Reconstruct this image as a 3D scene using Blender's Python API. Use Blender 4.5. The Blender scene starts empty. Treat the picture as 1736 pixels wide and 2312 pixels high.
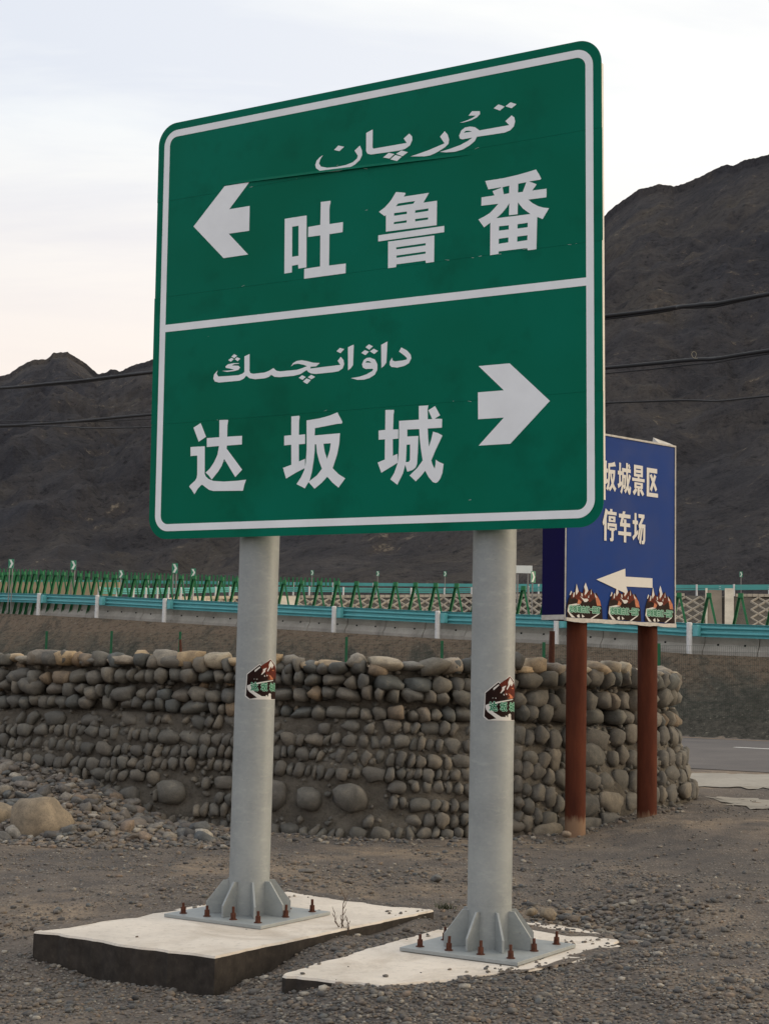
import bpy, bmesh, math, random
import numpy as np
from mathutils import Vector, Matrix, noise as mnoise
random.seed(7); rng = np.random.default_rng(7)
S = bpy.context.scene
COL = S.collection
# ------------------------------------------------------------------ camera
cd = bpy.data.cameras.new("camera"); cam = bpy.data.objects.new("camera", cd); COL.objects.link(cam)
cd.sensor_fit = 'VERTICAL'; cd.sensor_height = 24.0; cd.lens = 24.0 * 3475.0 / 2312.0
cd.clip_start = 0.1; cd.clip_end = 9000
PITCH, ROLL = 0.107, 0.0222
F = Vector((0, math.cos(PITCH), math.sin(PITCH))); R0 = Vector((1, 0, 0)); U0 = R0.cross(F)
RV = math.cos(ROLL) * R0 + math.sin(ROLL) * U0; UV = -math.sin(ROLL) * R0 + math.cos(ROLL) * U0
m = Matrix.Identity(4)
for i in range(3):
    m[i][0] = RV[i]; m[i][1] = UV[i]; m[i][2] = -F[i]
m[0][3], m[1][3], m[2][3] = 0, 0, 1.5
cam.matrix_world = m
S.camera = cam
S.render.resolution_x, S.render.resolution_y = 768, 1024
# ------------------------------------------------------------------ sky, sun, exposure
SUN_EL, SUN_AZ = math.radians(13), math.radians(88)       # azimuth clockwise from +Y: low sun behind thin cloud, to the right
sun_dir = Vector((math.sin(SUN_AZ) * math.cos(SUN_EL), math.cos(SUN_AZ) * math.cos(SUN_EL), math.sin(SUN_EL)))
W = bpy.data.worlds.new("World"); S.world = W; W.use_nodes = True
nt = W.node_tree; nt.nodes.clear()
def wn(t, **k):
    n = nt.nodes.new(t)
    for a, b in k.items(): setattr(n, a, b)
    return n
L = nt.links.new
out = wn("ShaderNodeOutputWorld"); bg = wn("ShaderNodeBackground"); bg.inputs[1].default_value = 0.1
sky = wn("ShaderNodeTexSky", sky_type='NISHITA', sun_disc=False, sun_elevation=SUN_EL, sun_rotation=SUN_AZ)
tc = wn("ShaderNodeTexCoord"); sep = wn("ShaderNodeSeparateXYZ"); L(tc.outputs['Generated'], sep.inputs[0])
# cloud veil: direction projected on a flat layer so streaks flatten towards the horizon
mx = wn("ShaderNodeMath", operation='MAXIMUM'); L(sep.outputs[2], mx.inputs[0]); mx.inputs[1].default_value = 0.0
ad = wn("ShaderNodeMath", operation='ADD'); L(mx.outputs[0], ad.inputs[0]); ad.inputs[1].default_value = 0.12
dv = wn("ShaderNodeVectorMath", operation='SCALE'); L(tc.outputs['Generated'], dv.inputs[0])
inv = wn("ShaderNodeMath", operation='DIVIDE'); inv.inputs[0].default_value = 1.0; L(ad.outputs[0], inv.inputs[1]); L(inv.outputs[0], dv.inputs['Scale'])
mp = wn("ShaderNodeMapping"); mp.inputs['Scale'].default_value = (0.9, 2.6, 0.0); mp.inputs['Location'].default_value = (3.1, 1.7, 0); mp.inputs['Rotation'].default_value = (0, 0, 0.35)
L(dv.outputs[0], mp.inputs[0])
n1 = wn("ShaderNodeTexNoise"); n1.inputs['Scale'].default_value = 1.25; n1.inputs['Detail'].default_value = 7; n1.inputs['Roughness'].default_value = 0.55
n1.inputs['Distortion'].default_value = 0.4
L(mp.outputs[0], n1.inputs['Vector'])
cr = wn("ShaderNodeValToRGB"); L(n1.outputs['Fac'], cr.inputs[0])
cr.color_ramp.elements[0].position = 0.36; cr.color_ramp.elements[0].color = (0.87, 0.885, 0.925, 1)
cr.color_ramp.elements[1].position = 0.56; cr.color_ramp.elements[1].color = (1.02, 1.015, 0.985, 1)
# warm near the horizon
wr = wn("ShaderNodeMapRange"); L(mx.outputs[0], wr.inputs[0]); wr.inputs[1].default_value = 0.16; wr.inputs[2].default_value = 0.34; wr.inputs[3].default_value = 1.0; wr.inputs[4].default_value = 0.0
wm = wn("ShaderNodeMix", data_type='RGBA'); L(wr.outputs[0], wm.inputs[0]); L(cr.outputs[0], wm.inputs[6]); wm.inputs[7].default_value = (1.12, 0.955, 0.82, 1)
# brighter, warmer towards the veiled sun; a little dimmer and bluer opposite
dt = wn("ShaderNodeVectorMath", operation='DOT_PRODUCT'); L(tc.outputs['Generated'], dt.inputs[0]); dt.inputs[1].default_value = sun_dir
sr = wn("ShaderNodeMapRange"); L(dt.outputs['Value'], sr.inputs[0]); sr.inputs[1].default_value = -1; sr.inputs[2].default_value = 1
g = wn("ShaderNodeValToRGB"); L(sr.outputs[0], g.inputs[0])
g.color_ramp.elements[0].color = (0.62, 0.70, 0.82, 1); g.color_ramp.elements[1].color = (1.45, 1.28, 1.02, 1)
e = g.color_ramp.elements.new(0.5); e.color = (0.92, 0.94, 0.97, 1)
e = g.color_ramp.elements.new(0.72); e.color = (1.06, 1.05, 1.02, 1)
ml = wn("ShaderNodeMix", data_type='RGBA', blend_type='MULTIPLY'); ml.inputs[0].default_value = 1; L(wm.outputs[2], ml.inputs[6]); L(g.outputs[0], ml.inputs[7])
sc_ = wn("ShaderNodeVectorMath", operation='SCALE'); L(ml.outputs[2], sc_.inputs[0]); sc_.inputs['Scale'].default_value = 10.9
fm = wn("ShaderNodeMix", data_type='RGBA'); fm.inputs[0].default_value = 0.93; L(sky.outputs[0], fm.inputs[6]); L(sc_.outputs[0], fm.inputs[7])
L(fm.outputs[2], bg.inputs[0]); L(bg.outputs[0], out.inputs[0])
sd = bpy.data.lights.new("sun", 'SUN'); sd.energy = 1.0; sd.angle = math.radians(20); sd.color = (1.0, 0.84, 0.60)
so = bpy.data.objects.new("sun", sd); COL.objects.link(so); so.rotation_euler = sun_dir.to_track_quat('Z', 'Y').to_euler(); so.location = (20, 0, 20)
S.view_settings.view_transform = 'Standard'; S.view_settings.look = 'None'; S.view_settings.exposure = 0.0; S.view_settings.gamma = 1.0
S.view_settings.use_curve_mapping = False
S.render.engine = 'CYCLES'; S.cycles.max_bounces = 6; S.cycles.use_denoising = True

# ------------------------------------------------------------------ helpers
def tag(o, label=None, cat=None, group=None, kind=None):
    if label: o['label'] = label
    if cat: o['category'] = cat
    if group: o['group'] = group
    if kind: o['kind'] = kind
    return o
def empty(name, loc=(0, 0, 0), rz=0.0, label=None, cat=None, group=None):
    o = bpy.data.objects.new(name, None); COL.objects.link(o); o.location = loc; o.rotation_euler = (0, 0, rz); o.empty_display_size = 0.1
    return tag(o, label, cat, group)
def link_mesh(name, me, mat=None, parent=None, smooth=False, loc=None, rot=None, scale=None):
    if mat is not None and len(me.materials) == 0:
        for mm in (mat if isinstance(mat, (list, tuple)) else [mat]): me.materials.append(mm)
    if smooth: me.polygons.foreach_set('use_smooth', [True] * len(me.polygons))
    o = bpy.data.objects.new(name, me); COL.objects.link(o)
    if parent: o.parent = parent
    if loc is not None: o.location = loc
    if rot is not None: o.rotation_euler = rot
    if scale is not None: o.scale = scale
    return o
def copy_tree(o, parent=None):
    c = o.copy(); COL.objects.link(c); c.parent = parent
    for ch in list(o.children): copy_tree(ch, c)
    return c
class MB:
    def __init__(s): s.v = []; s.f = []; s.mi = []
    def add(s, vs, fs, mi=0):
        b = len(s.v); s.v += [tuple(x) for x in vs]; s.f += [tuple(i + b for i in f) for f in fs]; s.mi += [mi] * len(fs); return s
    def box(s, c, size, M=None, mi=0):
        x, y, z = [k / 2 for k in size]; vs = [Vector(p) for p in ((-x,-y,-z),(x,-y,-z),(x,y,-z),(-x,y,-z),(-x,-y,z),(x,-y,z),(x,y,z),(-x,y,z))]
        if M is not None: vs = [M @ p for p in vs]
        c = Vector(c); return s.add([p + c for p in vs], [(0,3,2,1),(4,5,6,7),(0,1,5,4),(1,2,6,5),(2,3,7,6),(3,0,4,7)], mi)
    def bar(s, a, b, w, d, side=None, mi=0):
        a, b = Vector(a), Vector(b); z = (b - a); l = z.length; z.normalize()
        sd_ = Vector(side) if side is not None else Vector((1, 0, 0)); y = z.cross(sd_).normalized(); x = y.cross(z)
        M = Matrix((x, y, z)).transposed(); return s.box((a + b) / 2, (w, d, l), M, mi)
    def tube(s, a, b, r, n=12, r2=None, caps=True, mi=0):
        a, b = Vector(a), Vector(b); r2 = r if r2 is None else r2; z = (b - a).normalized()
        x = z.cross(Vector((0, 0, 1)) if abs(z.z) < 0.9 else Vector((1, 0, 0))).normalized(); y = z.cross(x)
        vs = []
        for p, rr in ((a, r), (b, r2)):
            for i in range(n):
                t = 2 * math.pi * i / n; vs.append(p + x * math.cos(t) * rr + y * math.sin(t) * rr)
        fs = [(i, (i + 1) % n, n + (i + 1) % n, n + i) for i in range(n)]
        if caps: fs += [tuple(range(n))[::-1], tuple(range(n, 2 * n))]
        return s.add(vs, fs, mi)
    def path(s, pts, r, n=8, mi=0):
        pts = [Vector(p) for p in pts]; vs = []
        for k, p in enumerate(pts):
            z = (pts[min(k + 1, len(pts) - 1)] - pts[max(k - 1, 0)]).normalized()
            x = z.cross(Vector((0, 0, 1)) if abs(z.z) < 0.95 else Vector((1, 0, 0))).normalized(); y = z.cross(x)
            rr = r[k] if isinstance(r, (list, tuple)) else r
            vs += [p + x * math.cos(2 * math.pi * i / n) * rr + y * math.sin(2 * math.pi * i / n) * rr for i in range(n)]
        fs = [(k * n + i, k * n + (i + 1) % n, (k + 1) * n + (i + 1) % n, (k + 1) * n + i) for k in range(len(pts) - 1) for i in range(n)]
        fs += [tuple(range(n))[::-1], tuple(range((len(pts) - 1) * n, len(pts) * n))]
        return s.add(vs, fs, mi)
    def mesh(s, name):
        me = bpy.data.meshes.new(name); me.from_pydata(s.v, [], s.f); me.update()
        if any(s.mi): me.polygons.foreach_set('material_index', s.mi)
        bm = bmesh.new(); bm.from_mesh(me); bmesh.ops.recalc_face_normals(bm, faces=bm.faces); bm.to_mesh(me); bm.free()
        return me
    def build(s, name, mat, parent=None, smooth=False, bevel=0, **k):
        me = s.mesh(name)
        if bevel:
            bm = bmesh.new(); bm.from_mesh(me); bmesh.ops.bevel(bm, geom=[e for e in bm.edges if e.calc_face_angle(0) > 0.6], offset=bevel, segments=2, affect='EDGES', profile=0.6); bm.to_mesh(me); bm.free()
        return link_mesh(name, me, mat, parent, smooth, **k)
def smooth_by_angle(o, ang=0.6):
    me = o.data; bm = bmesh.new(); bm.from_mesh(me)
    for f in bm.faces: f.smooth = True
    for e in bm.edges:
        if e.calc_face_angle(3.0) > ang: e.smooth = False
    bm.to_mesh(me); bm.free(); return o
def poly_mesh(loops, depth=0.0):
    """filled 2-D mesh (holes by even-odd) from loops of (x, y), extruded from z=0 to z=depth"""
    cu = bpy.data.curves.new("c", 'CURVE'); cu.dimensions = '2D'; cu.fill_mode = 'BOTH'; cu.extrude = depth / 2
    for lp in loops:
        sp = cu.splines.new('POLY'); sp.points.add(len(lp) - 1)
        for i, (x, y) in enumerate(lp): sp.points[i].co = (x, y, 0, 1)
        sp.use_cyclic_u = True
    o = bpy.data.objects.new("c", cu); COL.objects.link(o)
    dg = bpy.context.evaluated_depsgraph_get(); me = bpy.data.meshes.new_from_object(o.evaluated_get(dg))
    bpy.data.objects.remove(o); bpy.data.curves.remove(cu)
    if depth: me.transform(Matrix.Translation((0, 0, depth / 2)))
    return me
def text_mesh(txt, offset=0.0, depth=0.0):
    cu = bpy.data.curves.new("t", 'FONT'); cu.body = txt; cu.size = 1.0; cu.offset = offset; cu.extrude = depth / 2; cu.resolution_u = 3; cu.fill_mode = 'BOTH'
    o = bpy.data.objects.new("t", cu); COL.objects.link(o)
    dg = bpy.context.evaluated_depsgraph_get(); me = bpy.data.meshes.new_from_object(o.evaluated_get(dg))
    bpy.data.objects.remove(o); bpy.data.curves.remove(cu)
    return me
def fit_rect(me, x0, x1, y0, y1, z0=0.0, z1=0.001):
    c = np.array([v.co for v in me.vertices]); lo, hi = c.min(0), c.max(0)
    c[:, 0] = x0 + (c[:, 0] - lo[0]) / (hi[0] - lo[0]) * (x1 - x0); c[:, 1] = y0 + (c[:, 1] - lo[1]) / (hi[1] - lo[1]) * (y1 - y0)
    if hi[2] - lo[2] > 1e-6: c[:, 2] = z0 + (c[:, 2] - lo[2]) / (hi[2] - lo[2]) * (z1 - z0)
    else: c[:, 2] = z1
    me.vertices.foreach_set('co', c.ravel()); me.update(); return me
# smooth 2-D value noise, vectorised
_perm = rng.random((256, 256))
def vnoise(x, y):
    x = np.asarray(x, float); y = np.asarray(y, float); xi = np.floor(x).astype(int); yi = np.floor(y).astype(int); fx = x - xi; fy = y - yi
    fx = fx * fx * (3 - 2 * fx); fy = fy * fy * (3 - 2 * fy); a = _perm[xi % 256, yi % 256]; b = _perm[(xi + 1) % 256, yi % 256]; c = _perm[xi % 256, (yi + 1) % 256]; d = _perm[(xi + 1) % 256, (yi + 1) % 256]
    return (a * (1 - fx) + b * fx) * (1 - fy) + (c * (1 - fx) + d * fx) * fy - 0.5
def fbm(x, y, o=4, g=0.5):
    r = 0; a = 1.0
    for k in range(o): r = r + a * vnoise(x * 2 ** k + 17.3 * k, y * 2 ** k + 9.1 * k); a *= g
    return r
def sst(x, a, b):
    t = np.clip((np.asarray(x, float) - a) / (b - a), 0, 1); return t * t * (3 - 2 * t)

# ------------------------------------------------------------------ materials
class Mat:
    def __init__(s, name, rough=0.7, metal=0.0, spec=0.5):
        s.m = bpy.data.materials.new(name); s.m.use_nodes = True; s.t = s.m.node_tree; s.b = s.t.nodes['Principled BSDF']
        s.b.inputs['Roughness'].default_value = rough; s.b.inputs['Metallic'].default_value = metal; s.b.inputs['Specular IOR Level'].default_value = spec; s.tc = None
    def n(s, t, **k):
        n = s.t.nodes.new(t)
        for a, b in k.items(): setattr(n, a, b)
        return n
    def l(s, a, b): s.t.links.new(a, b)
    def co(s, world=False, scale=None):
        if world: v = s.n("ShaderNodeNewGeometry").outputs['Position']
        else: v = s.n("ShaderNodeTexCoord").outputs['Object']
        if scale:
            mp = s.n("ShaderNodeMapping"); mp.inputs['Scale'].default_value = scale; s.l(v, mp.inputs[0]); v = mp.outputs[0]
        return v
    def noise(s, v, scale, detail=4, rough=0.55, dist=0.0):
        n = s.n("ShaderNodeTexNoise"); n.inputs['Scale'].default_value = scale; n.inputs['Detail'].default_value = detail; n.inputs['Roughness'].default_value = rough; n.inputs['Distortion'].default_value = dist
        s.l(v, n.inputs['Vector']); return n.outputs['Fac']
    def vor(s, v, scale, feat='F1', out='Distance'):
        n = s.n("ShaderNodeTexVoronoi", feature=feat); n.inputs['Scale'].default_value = scale; s.l(v, n.inputs['Vector']); return n.outputs[out]
    def ramp(s, f, stops, interp='LINEAR'):
        r = s.n("ShaderNodeValToRGB"); r.color_ramp.interpolation = interp; s.l(f, r.inputs[0])
        while len(r.color_ramp.elements) < len(stops): r.color_ramp.elements.new(0.5)
        for el, (p, c) in zip(r.color_ramp.elements, stops):
            el.position = p; el.color = (c if isinstance(c, tuple) else (c, c, c)) + (1,)
        return r.outputs[0]
    def mix(s, f, a, b, mode='MIX'):
        n = s.n("ShaderNodeMix", data_type='RGBA', blend_type=mode)
        if isinstance(f, (int, float)): n.inputs[0].default_value = f
        else: s.l(f, n.inputs[0])
        for i, c in ((6, a), (7, b)):
            if isinstance(c, tuple): n.inputs[i].default_value = c + (1,)
            else: s.l(c, n.inputs[i])
        return n.outputs[2]
    def math(s, op, a, b=0.0):
        n = s.n("ShaderNodeMath", operation=op)
        for i, c in ((0, a), (1, b)):
            if isinstance(c, (int, float)): n.inputs[i].default_value = c
            else: s.l(c, n.inputs[i])
        return n.outputs[0]
    def color(s, c):
        if isinstance(c, tuple): s.b.inputs['Base Color'].default_value = c + (1,)
        else: s.l(c, s.b.inputs['Base Color'])
        return s
    def rough(s, c): s.l(c, s.b.inputs['Roughness']); return s
    def bump(s, h, dist=0.01, strength=1.0):
        b = s.n("ShaderNodeBump"); b.inputs['Distance'].default_value = dist; b.inputs['Strength'].default_value = strength; s.l(h, b.inputs['Height'])
        if s.b.inputs['Normal'].is_linked: s.l(s.b.inputs['Normal'].links[0].from_socket, b.inputs['Normal'])
        s.l(b.outputs[0], s.b.inputs['Normal']); return s
def painted(name, col, rough=0.45, var=0.12, scale=6.0, spec=0.3, dirt=0.0, metal=0.0, streak=False):
    M = Mat(name, rough, metal, spec); v = M.co(scale=(1, 1, 0.12) if streak else None); nz = M.noise(v, scale, 5, 0.6)
    lo = tuple(c * (1 - var) for c in col); hi = tuple(min(1, c * (1 + var)) for c in col)
    c = M.ramp(nz, [(0.3, lo), (0.7, hi)])
    if dirt:
        d = M.ramp(M.noise(M.co(), scale * 2.3, 6, 0.7), [(0.5, 0.0), (0.72, 1.0)]); c = M.mix(M.math('MULTIPLY', d, dirt), c, (0.12, 0.10, 0.08))
    M.color(c); M.rough(M.ramp(nz, [(0.3, max(0, rough - 0.08)), (0.7, min(1, rough + 0.1))])); return M.m
GLYPHS={
'tu':["-556,2010 -391,2010 -386,1677 -446,1676 -449,1702 -495,1700 -495,1657 -552,1656","-498,1951 -450,1952 -447,1758 -496,1757","-286,2082 -215,2080 -214,2067 -219,2051 -222,2027 -220,1932 -121,1932 -122,1869 -219,1868 -219,1669 -97,1668 -97,1607 -402,1606 -402,1669 -284,1671 -286,1869 -377,1870 -377,1934 -287,1936"],
'lu':["256,2069 319,2056 323,2048 310,2033 484,2032 446,1977 539,1976 538,1827 188,1832 187,1936 177,1930 137,1962 178,1984 200,2002 226,2028","272,1996 389,1995 377,1980 255,1980","244,1940 333,1938 333,1923 243,1923","391,1937 481,1937 480,1922 390,1921","243,1884 332,1884 331,1870 242,1871","390,1884 480,1882 479,1869 390,1869","134,1816 589,1816 589,1778 134,1778","204,1768 522,1766 522,1606 467,1605 463,1621 264,1621 261,1604 205,1604","261,1726 464,1727 463,1713 261,1713","263,1675 464,1676 464,1663 263,1661"],
'fan':["860,2050 980,2050 1069,2056 1130,2063 1186,2071 1203,2043 1219,2012 1213,2007 1188,2007 1141,2006 1162,1997 1188,1984 1184,1975 1161,1950 1252,1948 1251,1898 1137,1900 1164,1875 1201,1852 1235,1839 1267,1832 1227,1773 1194,1791 1193,1785 1188,1602 1134,1602 1130,1616 948,1618 947,1603 893,1602 894,1796 853,1773 816,1825 852,1837 891,1854 918,1876 946,1902 835,1905 836,1955 920,1955 908,1982 963,1995 961,1998 880,1997","972,1997 1016,2000 1015,1955 980,1953","1073,2003 1125,2005 1102,1951 1071,1951","932,1817 967,1841 998,1871 1016,1896 1014,1824 1069,1823 1071,1893 1103,1852 1151,1813","950,1767 1013,1765 1013,1740 949,1741","1069,1764 1134,1764 1133,1738 1068,1738","949,1693 1011,1693 1010,1664 948,1663","1068,1691 1132,1691 1131,1662 1066,1661"],
'da':["-1242,717 -1185,744 -1139,652 -1197,623","-1035,754 -970,752 -966,746 -971,717 -972,643 -855,642 -855,587 -972,586 -974,567 -849,426 -901,381 -991,502 -1009,459 -1037,422 -1086,373 -1111,400 -1136,420 -1101,446 -1069,486 -1044,532 -1034,587 -1131,585 -1132,643 -1033,643","-1262,592 -1148,591 -1144,413 -1134,394 -1112,378 -1074,364 -989,356 -885,357 -817,361 -830,328 -839,292 -1072,299 -1106,308 -1137,327 -1158,342 -1169,342 -1196,319 -1222,284 -1243,311 -1265,334 -1259,344 -1219,372 -1207,389 -1203,409 -1206,534 -1260,533"],
'ban':["-481,742 -423,743 -419,736 -423,712 -423,623 -377,624 -376,565 -422,564 -420,457 -375,471 -374,415 -442,388 -513,355 -537,423 -475,439 -478,565 -531,563 -532,623 -479,625","-367,710 -271,717 -197,730 -143,746 -106,684 -111,675 -142,675 -305,658 -306,613 -123,616 -127,552 -141,487 -161,433 -172,404 -130,366 -81,338 -128,283 -173,317 -210,354 -248,319 -301,283 -326,307 -346,326 -373,288 -401,302 -434,317 -402,358 -379,400 -368,449 -363,525","-304,558 -294,558 -287,505 -270,451 -249,404 -284,366 -340,331 -323,385 -310,463 -305,516","-241,558 -188,558 -194,516 -213,462 -232,509"],
'cheng':["197,738 255,735 257,727 253,707 251,617 287,615 287,560 250,559 251,458 283,469 284,415 233,390 173,361 147,423 196,439 196,561 152,561 151,616 197,618","292,666 427,665 426,747 490,746 485,724 487,663 517,663 490,717 535,739 569,682 533,664 582,660 582,608 487,609 490,552 496,499 511,541 523,588 557,577 585,562 565,523 540,477 512,418 519,396 535,367 541,395 542,421 566,405 594,394 587,342 573,309 556,289 542,284 524,290 495,321 472,360 445,330 409,299 367,336 419,378 455,421 443,485 434,549 430,609 348,611 349,569 424,568 421,473 417,404 408,382 387,367 351,359 337,401 322,351 284,284 236,318 263,357 284,410 291,464 293,544","345,520 369,520 369,428 361,417 340,416 343,462"],
'left_arrow':["-1034,2290 -837,2289 -993,2131 -831,2131 -830,1968 -993,1969 -835,1813 -1030,1812 -1280,2054"],
'right_arrow':["821,954 1020,954 1271,719 1025,489 823,489 984,642 819,643 817,800 983,800"],
'uy_a':["-276,2381 -295,2358 -304,2332 -289,2310 -242,2295 -176,2290 -105,2292 -54,2302 -24,2321 -19,2338 -43,2374 -5,2400 10,2368 12,2337 -4,2309 -39,2285 -89,2269 -155,2261 -226,2266 -288,2277 -325,2304 -332,2327 -321,2353 -300,2370","-193,2402 -162,2425 -120,2411 -154,2388","40,2473 86,2488 86,2374 93,2365 328,2364 306,2395 345,2420 364,2399 366,2377 350,2345 316,2329 272,2325 76,2331 51,2340 41,2357","163,2299 202,2322 242,2308 208,2285","254,2308 292,2323 336,2305 299,2286","214,2279 248,2301 294,2284 261,2262"],
'uy_b':["588,2395 609,2370 618,2338 614,2314 591,2296 553,2280 525,2270 487,2261 449,2262 355,2276 406,2283 477,2295 543,2310 588,2320 557,2366","1030,2418 1048,2403 1052,2377 1044,2349 1021,2330 985,2322 804,2326 790,2303 758,2282 712,2264 656,2258 600,2263 557,2273 619,2280 693,2293 744,2310 774,2326 744,2326 707,2326 691,2333 686,2353 700,2381 725,2395 758,2396 790,2387 808,2373 820,2362 1015,2362 990,2390","716,2364 730,2374 748,2372 772,2364 748,2363","771,2487 822,2479 824,2461 803,2444 767,2433 720,2428 690,2430 734,2436 771,2445 796,2456 776,2460 748,2464","914,2481 945,2499 985,2479 954,2460","990,2480 1023,2498 1062,2480 1030,2461"],
'uy_c':["-1059,1077 -1066,1057 -1052,1038 -969,1035 -893,1034 -861,1041 -846,1051 -848,1152 -809,1164 -807,1057 -801,1041 -779,1034 -689,1035 -657,1043 -623,1058 -601,1040 -572,1033 -447,1033 -406,1040 -370,1050 -396,1061 -437,1071 -468,1070 -490,1058 -474,1078 -448,1089 -412,1091 -375,1083 -324,1068 -277,1062 -303,1043 -344,1044 -346,1033 -126,1038 -146,1065 -124,1088 -104,1066 -99,1040 -110,1015 -138,1000 -178,997 -305,996 -340,1002 -361,1013 -372,1026 -395,1015 -420,1004 -467,997 -577,997 -614,1002 -638,1017 -656,1005 -688,998 -763,998 -806,1008 -832,1027 -849,1009 -881,998 -1046,998 -1079,1008 -1091,1027 -1086,1052","-430,981 -406,996 -378,983 -402,966","-363,980 -338,993 -309,978 -336,965","-399,955 -373,973 -340,961 -367,938","-951,1159 -929,1173 -906,1161 -928,1147","-976,1138 -950,1151 -931,1141 -954,1126","-924,1140 -907,1151 -880,1140 -901,1125","-889,1108 -928,1108 -946,1101 -894,1095 -881,1083 -894,1068 -926,1064 -981,1062 -1023,1072 -976,1070 -927,1072 -960,1082 -993,1089 -996,1099 -977,1111 -933,1115 -892,1112"],
'uy_d':["-155,1125 -131,1144 -100,1134 -126,1111","-73,1143 -32,1156 -35,1030 -50,1012 -70,1000","85,1066 119,1052 137,1021 137,987 120,958 82,940 42,934 -2,936 -49,950 13,954 62,965 101,981 109,990 103,996 56,998 36,1008 29,1029 41,1054 60,1065","52,1038 63,1047 83,1043 94,1033","52,1132 76,1148 105,1133 79,1115","23,1099 47,1115 77,1103 53,1084","84,1104 111,1118 141,1102 114,1085","163,1137 206,1154 200,1026 183,1006 166,996","303,1109 341,1088 367,1060 372,1039 356,1009 323,995 275,989 236,996 224,1009 224,1030 239,1052 243,1035 260,1028 313,1029 341,1033 342,1042 322,1060 287,1085"],
}# ground materials ----------------------------------------------------
def mat_ground():
    M = Mat("gravel_ground", 0.95, 0, 0.25); v = M.co(True)
    big = M.noise(v, 0.55, 5, 0.6); mid = M.noise(v, 3.2, 6, 0.65); fine = M.noise(v, 45, 4, 0.7)
    c = M.ramp(big, [(0.36, (0.115, 0.099, 0.089)), (0.50, (0.168, 0.138, 0.115)), (0.62, (0.28, 0.215, 0.155))])
    c = M.mix(M.ramp(mid, [(0.40, 0.6), (0.56, 0.0)]), c, (0.075, 0.068, 0.066))
    vc = M.n("ShaderNodeTexVoronoi"); vc.inputs['Scale'].default_value = 42; M.l(v, vc.inputs['Vector'])
    hs = M.n("ShaderNodeSeparateColor"); M.l(vc.outputs['Color'], hs.inputs[0])
    st = M.ramp(hs.outputs[0], [(0.0, (0.06, 0.058, 0.060)), (0.4, (0.17, 0.15, 0.13)), (0.8, (0.28, 0.25, 0.21)), (0.97, (0.55, 0.51, 0.45))])
    cell = M.ramp(vc.outputs['Distance'], [(0.25, 1.0), (0.5, 0.0)])
    dirt = M.ramp(M.noise(v, 0.8, 5, 0.65, 0.3), [(0.42, 1.0), (0.58, 0.35)]); c = M.mix(M.math('MULTIPLY', M.math('MULTIPLY', cell, 0.62), dirt), c, st)
    c = M.mix(M.ramp(fine, [(0.35, 0.35), (0.6, 0.0)]), c, (0.05, 0.045, 0.042))
    # dark earthy slope of the embankment vs. trodden ground: brown fines near its crest
    M.color(c)
    M.bump(M.ramp(vc.outputs['Distance'], [(0.0, 1.0), (0.6, 0.0)]), 0.012, 0.8); M.bump(fine, 0.01, 0.6); M.bump(mid, 0.05, 0.5)
    return M.m
def mat_slope():
    M = Mat("embankment_gravel", 0.96, 0, 0.2); v = M.co(True)
    mp = M.n('ShaderNodeMapping'); mp.inputs['Rotation'].default_value = (0, 0, 0.9); mp.inputs['Scale'].default_value = (1.0, 0.22, 0.6); M.l(v, mp.inputs[0]); mid = M.noise(mp.outputs[0], 1.5, 6, 0.72, 0.4); fine = M.noise(v, 5.5, 7, 0.85)
    at = M.n("ShaderNodeAttribute", attribute_name="crest")
    f = M.math('ADD', at.outputs['Fac'], M.math('MULTIPLY', M.math('SUBTRACT', mid, 0.5), 1.4))
    c = M.mix(M.ramp(f, [(0.52, 0.0), (0.88, 1.0)]), (0.080, 0.075, 0.063), (0.19, 0.138, 0.098))
    c = M.mix(M.ramp(fine, [(0.5, 0.0), (0.62, 0.7)]), c, (0.155, 0.14, 0.112))
    c = M.mix(M.ramp(fine, [(0.38, 0.85), (0.5, 0.0)]), c, (0.03, 0.029, 0.024))
    c = M.mix(M.ramp(mid, [(0.36, 0.55), (0.48, 0.0)]), c, (0.05, 0.046, 0.036))
    c = M.mix(M.ramp(M.noise(v, 8, 4, 0.8), [(0.62, 0.0), (0.68, 0.8)]), c, (0.33, 0.30, 0.24))
    M.color(c); M.bump(fine, 0.12, 0.9); M.bump(mid, 0.35, 0.8); return M.m
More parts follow.
